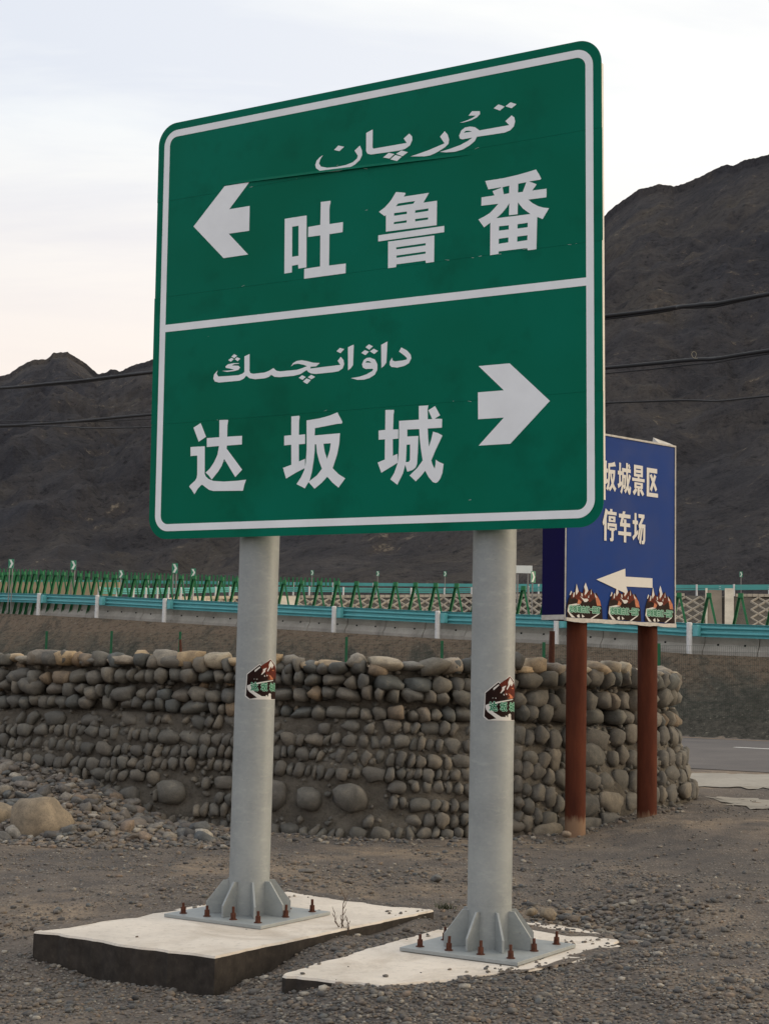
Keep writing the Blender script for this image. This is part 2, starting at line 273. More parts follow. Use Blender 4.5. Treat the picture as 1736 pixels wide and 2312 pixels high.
def mat_hill():
    M = Mat("mountain_rock", 0.97, 0, 0.15); v = M.co(True)
    mp = M.n("ShaderNodeMapping"); mp.inputs['Rotation'].default_value = (0, 0.55, 0.3); mp.inputs['Scale'].default_value = (1, 1, 0.35); M.l(v, mp.inputs[0]); vs = mp.outputs[0]
    a = M.noise(vs, 0.012, 8, 0.65, 0.8); b = M.noise(vs, 0.055, 8, 0.72, 0.6); d = M.noise(v, 0.28, 6, 0.8)
    c = M.ramp(a, [(0.36, (0.056, 0.056, 0.067)), (0.52, (0.080, 0.074, 0.077)), (0.68, (0.120, 0.104, 0.090))])
    c = M.mix(M.ramp(b, [(0.38, 0.55), (0.5, 0.0)]), c, (0.036, 0.036, 0.044))
    c = M.mix(M.ramp(b, [(0.56, 0.0), (0.72, 0.55)]), c, (0.125, 0.098, 0.074))
    c = M.mix(M.ramp(d, [(0.36, 0.85), (0.47, 0.0)]), c, (0.022, 0.022, 0.027)); e_ = M.noise(v, 1.1, 5, 0.85); c = M.mix(M.ramp(e_, [(0.53, 0.0), (0.66, 0.3)]), c, (0.15, 0.13, 0.11)); c = M.mix(M.ramp(e_, [(0.36, 0.4), (0.46, 0.0)]), c, (0.02, 0.02, 0.024))
    c = M.mix(M.math('MULTIPLY', M.ramp(d, [(0.56, 0.0), (0.64, 1.0)]), M.ramp(b, [(0.54, 0.0), (0.62, 0.9)])), c, (0.34, 0.28, 0.21))
    M.color(c); M.bump(b, 14, 0.7); M.bump(d, 3.0, 0.8); return M.m
def mat_asphalt():
    M = Mat("asphalt", 0.9, 0, 0.3); v = M.co(True)
    c = M.ramp(M.noise(v, 0.9, 6, 0.6), [(0.35, (0.115, 0.105, 0.103)), (0.7, (0.165, 0.148, 0.14))])
    c = M.mix(M.ramp(M.noise(v, 60, 3, 0.8), [(0.4, 0.4), (0.6, 0.0)]), c, (0.06, 0.056, 0.056)); M.color(c); M.bump(M.noise(v, 90, 2), 0.004); return M.m
def mat_concrete(name, base, dirt=(0.2, 0.17, 0.13), amt=0.6, sc=3.0, dark=0.75, rough=0.9):
    M = Mat(name, rough, 0, 0.3); v = M.co(True); a = M.noise(v, sc, 7, 0.62); b = M.noise(v, sc * 9, 4, 0.7)
    c = M.ramp(a, [(0.3, tuple(k * dark for k in base)), (0.6, base)])
    c = M.mix(M.ramp(M.noise(v, sc * 0.6, 6, 0.7, 1.0), [(0.5, 0.0), (0.75, amt)]), c, dirt)
    c = M.mix(M.ramp(b, [(0.32, 0.5), (0.45, 0.0)]), c, tuple(k * 0.6 for k in base))
    M.color(c); M.bump(b, 0.006, 0.7); M.bump(a, 0.02, 0.4); return M.m
def mat_stone(name, stops, nscale=9.0, attr=True):
    """river stones: hue from a per-object random plus a per-stone attribute"""
    M = Mat(name, 0.82, 0, 0.35); oi = M.n("ShaderNodeObjectInfo")
    at = M.n("ShaderNodeAttribute", attribute_name="rnd")
    r = M.math('FRACT', M.math('ADD', oi.outputs['Random'], at.outputs['Fac']))
    c = M.ramp(r, stops, 'LINEAR')
    v = M.co(True); ofs = M.n("ShaderNodeVectorMath", operation='ADD'); cb = M.n("ShaderNodeCombineXYZ"); M.l(M.math('MULTIPLY', r, 37.0), cb.inputs[0]); M.l(v, ofs.inputs[0]); M.l(cb.outputs[0], ofs.inputs[1]); v = ofs.outputs[0]
    nz = M.noise(v, nscale, 6, 0.65, 0.3); sp = M.noise(v, nscale * 9, 3, 0.8)
    c = M.mix(M.ramp(nz, [(0.38, 0.45), (0.6, 0.0)]), c, (0.06, 0.056, 0.052), 'MIX')
    c = M.mix(M.ramp(nz, [(0.56, 0.0), (0.75, 0.35)]), c, (0.33, 0.27, 0.20))
    c = M.mix(M.ramp(sp, [(0.35, 0.4), (0.5, 0.0)]), c, (0.05, 0.047, 0.045))
    M.color(c); M.bump(nz, 0.012, 0.6); M.bump(sp, 0.003, 0.6); return M.m
PAL_WALL = [(0.0, (0.10, 0.105, 0.10)), (0.2, (0.19, 0.17, 0.138)), (0.36, (0.115, 0.115, 0.11)), (0.5, (0.22, 0.19, 0.15)), (0.62, (0.145, 0.137, 0.12)), (0.72, (0.19, 0.165, 0.135)), (0.78, (0.31, 0.215, 0.13)), (0.82, (0.10, 0.112, 0.112)), (1.0, (0.21, 0.185, 0.155))]
PAL_LOW = [(0.0, (0.115, 0.112, 0.102)), (0.3, (0.17, 0.158, 0.136)), (0.5, (0.128, 0.122, 0.112)), (0.72, (0.205, 0.178, 0.142)), (0.85, (0.145, 0.136, 0.122)), (1.0, (0.17, 0.155, 0.132))]
PAL_CAP = [(0.0, (0.50, 0.42, 0.30)), (0.3, (0.38, 0.33, 0.26)), (0.48, (0.20, 0.19, 0.17)), (0.62, (0.50, 0.36, 0.21)), (0.8, (0.40, 0.33, 0.25)), (1.0, (0.17, 0.165, 0.155))]  # pale cap stones, lightened further: skylight from above painted into their colours
PAL_PEB = [(0.0, (0.07, 0.07, 0.074)), (0.25, (0.20, 0.18, 0.16)), (0.42, (0.12, 0.13, 0.135)), (0.55, (0.27, 0.20, 0.15)), (0.65, (0.21, 0.17, 0.13)), (0.8, (0.17, 0.15, 0.14)), (0.93, (0.28, 0.25, 0.21)), (1.0, (0.46, 0.42, 0.36))]
m_ground, m_slope, m_hill, m_asphalt = mat_ground(), mat_slope(), mat_hill(), mat_asphalt()
m_stone = mat_stone("river_stone", PAL_WALL); m_low = mat_stone("mortared_stone", PAL_LOW); m_cap = mat_stone("cap_stone", PAL_CAP); m_peb = mat_stone("pebble", PAL_PEB, 25)
def mat_mortar():
    M = Mat("mortar", 0.96, 0, 0.2); v = M.co(True); a = M.noise(v, 2.2, 6, 0.6); b = M.noise(v, 22, 6, 0.75)
    c = M.ramp(a, [(0.35, (0.090, 0.080, 0.068)), (0.65, (0.160, 0.143, 0.12))]); c = M.mix(M.ramp(b, [(0.35, 0.5), (0.52, 0.0)]), c, (0.04, 0.036, 0.032))
    M.color(c); M.bump(b, 0.03, 0.8); return M.m
m_mortar = mat_mortar()

# ------------------------------------------------------------------ terrain
GUARD = [(8.28,41.6,2.33),(5.0,44.3,2.57),(1.69,47.0,2.73),(-1.55,49.7,2.92),(-4.62,52.1,3.10),(-7.69,54.5,3.28),(-10.5,56.8,3.46),(-13.23,59.4,3.61)]
GUARD = [(18.5,33.6,1.95),(15.1,36.2,2.05),(11.6,38.9,2.2)] + GUARD + [(-15.9,62.2,3.75),(-18.5,65.1,3.9),(-21,68.2,4.0)]
GX = np.array([g_[0] for g_ in GUARD][::-1]); GY = np.array([g_[1] for g_ in GUARD][::-1]); GZ = np.array([g_[2] for g_ in GUARD][::-1])
def gy(x): x = np.asarray(x, float); return np.interp(x, GX, GY) + np.where(x > 18.5, (x - 18.5) * -0.75, 0) + np.where(x < -21, (-21 - x) * 1.2, 0)
def gz(x): return np.interp(x, GX, GZ)
def qdist(x, y): return (np.asarray(y) - gy(x)) * 0.78
WALL = [(-8.5,19.0),(-6.2,17.9),(-4.3,17.1),(-2.6,16.35),(-1.0,15.8),(-0.07,15.5),(0.85,15.7),(1.45,16.15),(2.0,16.65),(2.82,17.5),(3.2,17.95),(3.38,18.3)]
def wall_y(x): return np.interp(x, [w[0] for w in WALL], [w[1] for w in WALL])
PAD1 = [Vector((-1.94, 9.08)), Vector((-0.87, 8.39)), Vector((0.36, 10.22)), Vector((-0.62, 10.92))]
PAD2 = [Vector(p) for p in ((-0.48, 8.10), (0.02, 7.86), (0.40, 8.06), (0.80, 8.36), (1.12, 8.66), (1.43, 9.06), (1.36, 9.60), (1.00, 9.98), (0.42, 9.68))]
def inside(poly, x, y):
    x = np.asarray(x); y = np.asarray(y); r = np.zeros(x.shape, bool); n = len(poly)
    for i in range(n):
        a, b = poly[i], poly[(i + 1) % n]; c = (a.y > y) != (b.y > y)
        r ^= c & (x < (b.x - a.x) * (y - a.y) / (b.y - a.y + 1e-12) + a.x)
    return r
def edge_d(poly, x, y):
    d = np.full(np.asarray(x).shape, 9.0)
    for i in range(len(poly)):
        a, b = poly[i], poly[(i + 1) % len(poly)]; ab = b - a; t = np.clip(((x - a.x) * ab.x + (y - a.y) * ab.y) / ab.length_squared, 0, 1); d = np.minimum(d, np.hypot(x - a.x - t * ab.x, y - a.y - t * ab.y))
    return d
def local_z(x, y):
    x = np.asarray(x, float); y = np.asarray(y, float)
    z = -0.055 + 0.05 * fbm(x * 0.8, y * 0.8, 4) + 0.034 * fbm(x * 3.3, y * 3.3, 4)
    z = z - 0.13 * (1 - sst(x, -0.9, -0.1)) * (1 - sst(y, 8.6, 10.2)) * sst(y, 6.4, 7.6) - 0.035 * (1 - sst(y, 6.5, 8))
    z = z + 0.05 * (1 - sst(x, -0.9, 0.2)) * sst(y, 10.1, 11.1) * (1 - sst(y, 11.5, 13.0))
    z = z - 0.13 * np.exp(-((x - 0.33 - (y - 9.2) * 0.45) / 0.20) ** 2) * sst(y, 8.5, 9.0) * (1 - sst(y, 10.0, 10.6))     # gully between the two footings
    z = z - 0.07 * np.exp(-((x - 1.55) / 0.35) ** 2 - ((y - 10.0) / 0.5) ** 2) + 0.012 * np.exp(-((x - 2.01) ** 2 + (y - 15.93) ** 2) / 0.05) + 0.03 * np.exp(-((x - 2.86) ** 2 + (y - 16.63) ** 2) / 0.05)
    z = z + 0.16 * np.exp(-((x - 2.4) / 0.75) ** 2 - ((y - 10.6) / 1.2) ** 2) + 0.05 * np.exp(-((x - 1.9) / 0.5) ** 2 - ((y - 12.6) / 0.8) ** 2)
    z = z + 0.045 * sst(x, 1.0, 1.5) * (1 - sst(y, 8.6, 9.4)) + 0.042 * sst(x, -0.42, 0.05) * sst(y, 7.3, 7.75) * (1 - sst(y, 8.7, 9.3))
    z = z + 0.17 * sst(x, 1.8, 3.4) * sst(y, 13.2, 16.0) - 0.04 * np.exp(-((x - 1.9) / 0.6) ** 2 - ((y - 15.7) / 0.9) ** 2)
    z = z + 0.55 * sst(-1.75 - x, 0, 2.0) * sst(y - wall_y(x), -2.5, -0.4) * (1 + 0.35 * fbm(x * 1.5 + 5, y * 1.5, 3))          # rubble heaped on the wall's foot
    d2 = np.where(inside(PAD2, x, y), edge_d(PAD2, x, y), 0.0); d1 = np.where(inside(PAD1, x, y), edge_d(PAD1, x, y), 0.0)
    cov = sst(fbm(x * 4.2 + 2, y * 4.2, 4) + 0.9 * sst(y + 0.35 * x, 9.72, 10.2), 0.05, 0.35) * sst(x, 0.55, 0.8)
    z = z - 0.25 * sst(d2 + 0.05 * fbm(x * 7, y * 7, 3), 0.01, 0.14)  - 0.25 * sst(d1, 0.03, 0.15)
    return z
def ground_z(x, y):
    x = np.asarray(x, float); y = np.asarray(y, float); q = qdist(x, y); Z = gz(x)
    lz = local_z(x, y); lz = lz + (0.245 - lz) * sst(y, 18.5, 22)
    foot = -((Z - 0.25) * 1.62 + 0.5)
    t = np.clip((q - foot) / (-0.45 - foot), 0, 1); rough = 0.10 * fbm(x * 0.8, y * 0.8, 4) + 0.10 * fbm((x + y * 0.3) * 1.7, q * 0.35, 3)
    sl = 0.25 + (Z - 0.03 - 0.25) * t + rough * np.sin(np.pi * np.clip(t, 0, 1)) ** 0.5 * 0.9
    z = np.where(q < foot, lz, sl); z = np.where(q > -0.45, Z - 0.03, z)
    z = np.where(q > 9, Z - 0.10 - np.clip(q - 9, 0, 8) * 0.25, z)
    return z
def grid_mesh(name, X, Y, Zf, extra=None):
    nx, ny = len(X), len(Y); gx, gy_ = np.meshgrid(X, Y); z = Zf(gx, gy_); co = np.stack([gx, gy_, z], -1).reshape(-1, 3)
    return quad_grid(name, co, nx, ny)
def quad_grid(name, co, nx, ny):
    i = np.arange(nx * ny).reshape(ny, nx); q = np.stack([i[:-1, :-1], i[:-1, 1:], i[1:, 1:], i[1:, :-1]], -1).reshape(-1, 4)
    me = bpy.data.meshes.new(name); me.vertices.add(len(co)); me.vertices.foreach_set('co', co.astype(np.float32).ravel())
    me.loops.add(q.size); me.loops.foreach_set('vertex_index', q.ravel().astype(np.int32)); me.polygons.add(len(q)); me.polygons.foreach_set('loop_start', np.arange(0, q.size, 4, dtype=np.int32))
    me.update(calc_edges=True); me.polygons.foreach_set('use_smooth', [True] * len(q)); return me
def spaced(segs):
    o = []
    for a, b, s in segs: o += list(np.arange(a, b, s))
    return np.array(o + [segs[-1][1]])
gX = spaced([(-60, -24, 3), (-24, -8, 0.5), (-8, -5, 0.15), (-5, 5.4, 0.075), (5.4, 12, 0.25), (12, 24, 0.8), (24, 60, 3)])
gY = spaced([(-30, 2, 3), (2, 5.6, 0.3), (5.6, 13, 0.06), (13, 19.6, 0.09), (19.6, 34, 0.3), (34, 70, 0.22), (70, 86, 2)])
me = grid_mesh("ground", gX, gY, ground_z)
GXX, GYY = np.meshgrid(gX, gY); Q = qdist(GXX, GYY); Zg = gz(GXX); FT = -((Zg - 0.25) * 1.62 + 0.5)
crest = np.clip((Q - FT) / (-0.45 - FT), 0, 1); at = me.attributes.new("crest", 'FLOAT', 'POINT'); at.data.foreach_set('value', crest.ravel().astype(np.float32))
me.materials.append(m_ground); me.materials.append(m_slope)
cm = ((crest[:-1, :-1] + crest[1:, 1:]) / 2 > 0.02).astype(np.int32).ravel(); me.polygons.foreach_set('material_index', cm)
tag(link_mesh("ground", me), kind='structure')
# far ground carrying on round and behind the camera, below the near sheet
mb = MB(); mb.add([(-4000, -4000, -1.2), (4000, -4000, -1.2), (4000, 60, -1.2), (-4000, 60, -1.2)], [(0, 1, 2, 3)]); tag(mb.build("plain", m_ground), kind='structure')

# far terrain: valley floor, lattice slope, upper highway, mountains
RID = [(-0.9,0.16),(-0.5,0.17),(-0.32,0.178),(-0.2554,0.1919),(-0.2485,0.1936),(-0.2414,0.1988),(-0.2346,0.2031),(-0.225,0.2042),(-0.2205,0.2076),(-0.2112,0.2087),(-0.206,0.2055),(-0.1988,0.2009),(-0.1907,0.1946),(-0.1857,0.1957),(-0.1823,0.1982),(-0.1764,0.1964),(-0.1702,0.2004),(-0.1647,0.2023),(-0.1551,0.2055),(-0.0812,0.2283),(0.006,0.2603),(0.0793,0.283),(0.1234,0.3007),(0.1416,0.3093),(0.1493,0.3167),(0.1649,0.3277),(0.1788,0.3323),(0.1882,0.3304),(0.1999,0.3343),(0.2114,0.341),(0.223,0.3471),(0.2278,0.3454),(0.2364,0.3502),(0.2524,0.3545),(0.3013,0.3673),(0.5,0.37),(0.9,0.33)]
COP = [(-0.6,122,7.2),(-0.25,125,7.3),(-0.185,130,7.45),(-0.162,138,7.9),(-0.133,158,9.05),(-0.064,178,10.40),(0.039,178,10.95),(0.177,160,10.6),(0.251,158,10.65),(0.6,150,10.2)]
CA = np.array([c[0] for c in COP]); CY = np.array([c[1] for c in COP], float); CZ = np.array([c[2] for c in COP])
RA = np.array([r[0] for r in RID]); RT = np.array([r[1] for r in RID])
def y0_of(A): return np.interp(A, [-0.3, -0.1, 0.25], [262, 250, 215])
def valley_z(A, Y):
    cy = np.interp(A, CA, CY); cz = np.interp(A, CA, CZ)
    return np.where(Y < cy, np.maximum(cz - (cy - Y) / 1.5, 2.2), cz + (Y - cy) * 0.045)
def ridged(x, y, o=4):
    r = 0; a = 1.0
    for k in range(o): r = r + a * (0.25 - np.abs(vnoise(x * 2 ** k + 11.7 * k, y * 2 ** k + 5.1 * k))); a *= 0.52
    return r
def hill_z(A, T):
    y0 = y0_of(A); yr = np.interp(A, [-0.6, -0.2, -0.15, 0.1, 0.3, 0.6], [1500, 1450, 1300, 950, 760, 900]); Y = y0 + (yr - y0) * T; X = A * Y
    z0 = np.interp(A, CA, CZ) + (y0 - np.interp(A, CA, CY)) * 0.045; tr = np.interp(A, RA, RT) + 0.0011 * fbm(A * 150, A * 0 + 2.2, 3) + 0.0007 * fbm(A * 700, A * 0 + 8.2, 2); zr = 1.5 + tr * yr
    t = np.clip(T, 0, 1); prof = t ** np.interp(A, [-0.25, 0.1, 0.25], [1.22, 1.04, 0.95]); sp = np.clip(t * 6, 0, 1) * np.clip((1 - t) * 5, 0, 1) ** 0.7
    wx = X + 60 * vnoise(X / 300, Y / 300) ; w = wx + 0.40 * Y; w2 = wx - 0.25 * Y
    rel = 150 * ridged(w / 330 + 3, Y / 800, 3) + 60 * ridged(w2 / 120 + 1, Y / 330 + 7, 4) + 22 * ridged(w / 45, Y / 110 + 3, 4) + 8 * fbm(X / 14, Y / 14, 4) + 2.5 * fbm(X / 4, Y / 4, 2)
    zm = z0 + (zr - z0) * prof + (rel - 38) * sp * np.interp(A, [-0.25, 0.25], [0.75, 0.55])
    cap = 1.5 + (tr - 0.0015) * Y - 3 * (1 - t) ** 0.5; k = 5.0; d = (zm - cap) / k; zm = cap + k * np.where(d > 30, -0.0, np.where(d < -30, d, -np.log1p(np.exp(-np.clip(d, -30, 30)))))
    zm = np.where(T >= 1, zr - (Y - yr) * 0.45, np.maximum(zm, z0 - 2)); zm = zm * 1.0
    f = sst(T, 0.0, 0.03); zm = np.where(T < 0.03, z0 * (1 - f) + zm * f, zm)
    return Y, zm
A = spaced([(-0.9, -0.34, 0.008), (-0.34, 0.34, 0.0008), (0.34, 0.9, 0.008)])
Yf = spaced([(80, 120, 5), (120, 200, 1.6), (200, 300, 5)]); gA, gYf = np.meshgrid(A, np.linspace(0, 1, len(Yf))); gYf = np.where(Yf[:, None] < 200, Yf[:, None] + 0 * gA, 200 + (Yf[:, None] - 200) / 100 * (y0_of(gA) - 200)); zf = valley_z(gA, gYf)
me = quad_grid("valley", np.stack([gA * gYf, gYf, zf], -1).reshape(-1, 3), len(A), len(Yf))
def mat_far():
    M = Mat("valley_ground", 0.95, 0, 0.2); v = M.co(True); M.color(M.ramp(M.noise(v, 0.3, 6, 0.65), [(0.35, (0.085, 0.078, 0.068)), (0.7, (0.14, 0.118, 0.092))])); M.bump(M.noise(v, 2, 5, 0.7), 0.3); return M.m
me.materials.append(mat_far()); me.materials.append(m_asphalt); cyg = np.interp(gA, CA, CY)
me.polygons.foreach_set('material_index', ((gYf > cyg + 3) & (gYf < cyg + 42))[:-1, :-1].astype(np.int32).ravel()); tag(link_mesh("valley", me), kind='structure')
T = np.concatenate([np.linspace(0, 0.06, 14)[:-1], np.linspace(0.06, 0.9, 300)[:-1], np.linspace(0.9, 1.0, 60), [1.03, 1.1, 1.3]])
gA, gT = np.meshgrid(A, T); gYh, zf = hill_z(gA, gT)
me = quad_grid("mountains", np.stack([gA * gYh, gYh, zf], -1).reshape(-1, 3), len(A), len(T)); me.materials.append(m_hill); tag(link_mesh("mountains", me), kind='structure')
# pale gravel terrace at the foot of the right-hand mountain
tA = np.linspace(0.165, 0.30, 120); vs, n_ = [], len(tA)
for a_ in tA:
    w_ = float(fbm(a_ * 60, 3.3, 3)); hi = 0.0760 + 0.0035 * float(sst(a_, .17, .26)) + 0.004 * w_; lo_ = 0.0690 + 0.0022 * float(sst(a_, .2, .26)) - .003 * w_
    vs += [(a_ * 262, 262, 1.5 + lo_ * 262 - 1.2), (a_ * 264, 264, 1.5 + lo_ * 264), (a_ * 276, 276, 1.5 + hi * 276), (a_ * 292, 292, 1.5 + (hi - .004) * 292)]
m_terr = Mat("terrace_gravel", 0.95, 0, 0.2); v = m_terr.co(True); m_terr.color(m_terr.ramp(m_terr.noise(v, 0.35, 7, 0.75), [(0.35, (0.075, 0.066, 0.055)), (0.65, (0.17, 0.14, 0.105))])); m_terr.bump(m_terr.noise(v, 0.5, 6, 0.7), 1.0)
tag(MB().add(vs, [(4*i+a, 4*i+a+1, 4*i+a+5, 4*i+a+4) for i in range(n_-1) for a in range(3)]).build("terrace", m_terr.m), kind='structure')

# ------------------------------------------------------------------ road behind the wall, slab, markings
def strip(name, mat, pa, pb, zf, n=60, dz=0.0, **kw):
    """flat strip between two poly-lines, laid a little above the ground"""
    pa = np.array(pa, float); pb = np.array(pb, float); t = np.linspace(0, 1, n); ta = np.linspace(0, 1, len(pa))
    A_ = np.stack([np.interp(t, ta, pa[:, k]) for k in range(2)], -1); B_ = np.stack([np.interp(t, ta, pb[:, k]) for k in range(2)], -1)
    vs, fs = [], []
    for k in range(n):
        for p in (A_[k], B_[k]): vs.append((p[0], p[1], zf(p[0], p[1]) + dz))
    for k in range(n - 1): fs.append((2 * k, 2 * k + 1, 2 * k + 3, 2 * k + 2))
    mb = MB(); mb.add(vs, fs); return tag(mb.build(name, mat), **kw)
flat = lambda z: (lambda x, y: z)
RZ = 0.252
roadN = [(-30, 41.2), (-10, 31.8), (5.1, 23.0), (8, 21.0), (30, 5)]; roadF = [(-30, 63), (-10, 50.2), (7.6, 37.6), (9.3, 36.2), (30, 20)]
strip("road", m_asphalt, roadN, roadF, flat(RZ), 60, kind='structure')
m_white = painted("road_paint_white", (0.74, 0.73, 0.70), 0.7, 0.15, 9); m_yel = painted("road_paint_yellow", (0.42, 0.27, 0.13), 0.8, 0.3, 8)
def lerp2(p, q, t): return (p[0] + (q[0] - p[0]) * t, p[1] + (q[1] - p[1]) * t)
dN, dF = (7.1, 31.30), (7.18, 31.52); dirv = Vector((0.78, -0.62)).normalized()
for k in range(-3, 3):
    s0 = k * 15.0
    a = (7.1 + dirv.x * s0, 31.3 + dirv.y * s0); b = (a[0] + dirv.x * 6, a[1] + dirv.y * 6); nn_ = Vector((0.62, 0.78)) * 0.20
    mb = MB(); mb.add([(a[0], a[1], RZ + .004), (b[0], b[1], RZ + .004), (b[0] + nn_.x, b[1] + nn_.y, RZ + .004), (a[0] + nn_.x, a[1] + nn_.y, RZ + .004)], [(0, 1, 2, 3)])
    tag(mb.build("lane_dash", m_white), kind='structure')
a = Vector((8.6, 35.4)) - dirv * 45; b = Vector((8.6, 35.4)) + dirv * 25; nn_ = Vector((0.62, 0.78)) * 0.14
mb = MB(); mb.add([(a.x, a.y, RZ + .004), (b.x, b.y, RZ + .004), (b.x + nn_.x, b.y + nn_.y, RZ + .004), (a.x + nn_.x, a.y + nn_.y, RZ + .004)], [(0, 1, 2, 3)]); tag(mb.build("edge_line", m_yel), kind='structure')
# worn pale concrete apron between wall and road, broken at its edges
m_apron = mat_concrete("apron_concrete", (0.36, 0.33, 0.285), (0.16, 0.145, 0.13), 0.7, 1.2)
def patch(name, mat, pts, dz, kind='structure', wob=0.06, zf=None):
    P = []
    for i in range(len(pts)):
        a, b = Vector(pts[i]), Vector(pts[(i + 1) % len(pts)]); n_ = max(2, int((b - a).length / 0.12))
        for k in range(n_): c = a.lerp(b, k / n_); c += Vector((random.uniform(-wob, wob), random.uniform(-wob, wob) * 1.5)); P.append((c.x, c.y))
    me = poly_mesh([P]); bm = bmesh.new(); bm.from_mesh(me); bmesh.ops.triangulate(bm, faces=bm.faces); bmesh.ops.subdivide_edges(bm, edges=bm.edges, cuts=2, use_grid_fill=True)
    for v in bm.verts: v.co.z = float((zf or ground_z)(v.co.x, v.co.y)) + dz
    bm.to_mesh(me); bm.free(); return tag(link_mesh(name, me, mat, smooth=True), kind=kind)
patch("apron", m_apron, [(3.95, 20.3), (5.2, 20.0), (7.8, 18.6), (8.5, 20.8), (5.6, 22.0), (4.1, 21.9)], 0.012, wob=0.10)
patch("apron", m_apron, [(3.98, 18.7), (4.3, 17.3), (4.9, 16.5), (6.8, 15.6), (7.4, 18.4), (5.4, 19.5), (4.6, 19.2)], 0.012, wob=0.16)
# ------------------------------------------------------------------ stone meshes
def ico(sub):
    bm = bmesh.new(); bmesh.ops.create_icosphere(bm, subdivisions=sub, radius=1); v = np.array([x.co[:] for x in bm.verts]); f = np.array([[q.index for q in p.verts] for p in bm.faces]); bm.free(); return v, f
def stone_shape(v, seed, cuts=4, boxy=0.75, amp=0.12):
    r = np.random.default_rng(seed); p = np.sign(v) * np.abs(v) ** boxy; p /= np.maximum(np.linalg.norm(p, axis=1, keepdims=True) ** 0.35, 1e-6)
    o = r.random(3) * 50
    nz = np.array([mnoise.noise(Vector(q * 1.3 + o)) + 0.4 * mnoise.noise(Vector(q * 3.1 + o)) for q in v]); p = p * (1 + amp * 2 * nz)[:, None]
    for _ in range(cuts):
        n = r.normal(size=3); n /= np.linalg.norm(n); d = r.uniform(0.62, 0.88); s_ = p @ n; ex = np.maximum(s_ - d, 0); p = p - ex[:, None] * n * 0.85
    return p / np.abs(p).max(0)
V1, F1 = ico(1); V2, F2 = ico(2); V3, F3 = ico(3)
ROUND = [stone_shape(V2, 10 + k, 5, 0.70, 0.18) for k in range(14)]; ANG = [stone_shape(V2, 60 + k, 8, 0.62, 0.17) for k in range(10)]
PEB = [stone_shape(V1, 200 + k, 3, 0.8, 0.16) for k in range(24)]
def np_mesh(name, co, faces, rnd=None, smooth=True):
    me = bpy.data.meshes.new(name); me.vertices.add(len(co)); me.vertices.foreach_set('co', co.astype(np.float32).ravel()); q = faces.astype(np.int32)
    me.loops.add(q.size); me.loops.foreach_set('vertex_index', q.ravel()); me.polygons.add(len(q)); me.polygons.foreach_set('loop_start', np.arange(0, q.size, 3, dtype=np.int32)); me.update(calc_edges=True)
    if smooth: me.polygons.foreach_set('use_smooth', [True] * len(q))
    if rnd is not None: at = me.attributes.new("rnd", 'FLOAT', 'POINT'); at.data.foreach_set('value', rnd.astype(np.float32))
    return me
def rand_rot(n, r, flat=True):
    a = r.uniform(0, 2 * np.pi, n); c, s_ = np.cos(a), np.sin(a); R = np.zeros((n, 3, 3)); R[:, 0, 0] = c; R[:, 0, 1] = -s_; R[:, 1, 0] = s_; R[:, 1, 1] = c; R[:, 2, 2] = 1
    t = r.normal(0, 0.25 if flat else 0.8, n); c, s_ = np.cos(t), np.sin(t); T = np.zeros((n, 3, 3)); T[:, 0, 0] = 1; T[:, 1, 1] = c; T[:, 1, 2] = -s_; T[:, 2, 1] = s_; T[:, 2, 2] = c
    return R @ T
def scatter(name, shapes, F_, P, size, mat, r, aspect=(1, 0.8, 0.55), smooth=False, **kw):
    n = len(P); nv = len(shapes[0]); arr = np.array(shapes)[r.integers(0, len(shapes), n)]
    sc = size[:, None] * np.array(aspect) * r.uniform(0.75, 1.25, (n, 3)); Rm = rand_rot(n, r)
    co = np.einsum('nij,nvj->nvi', Rm, arr * sc[:, None, :]) + P[:, None, :]
    fs = (F_[None] + (np.arange(n) * nv)[:, None, None]).reshape(-1, 3); rn = np.repeat(r.random(n), nv)
    o = link_mesh(name, np_mesh(name, co.reshape(-1, 3), fs, rn, smooth), mat); tag(o, kind='stuff', **kw); return o

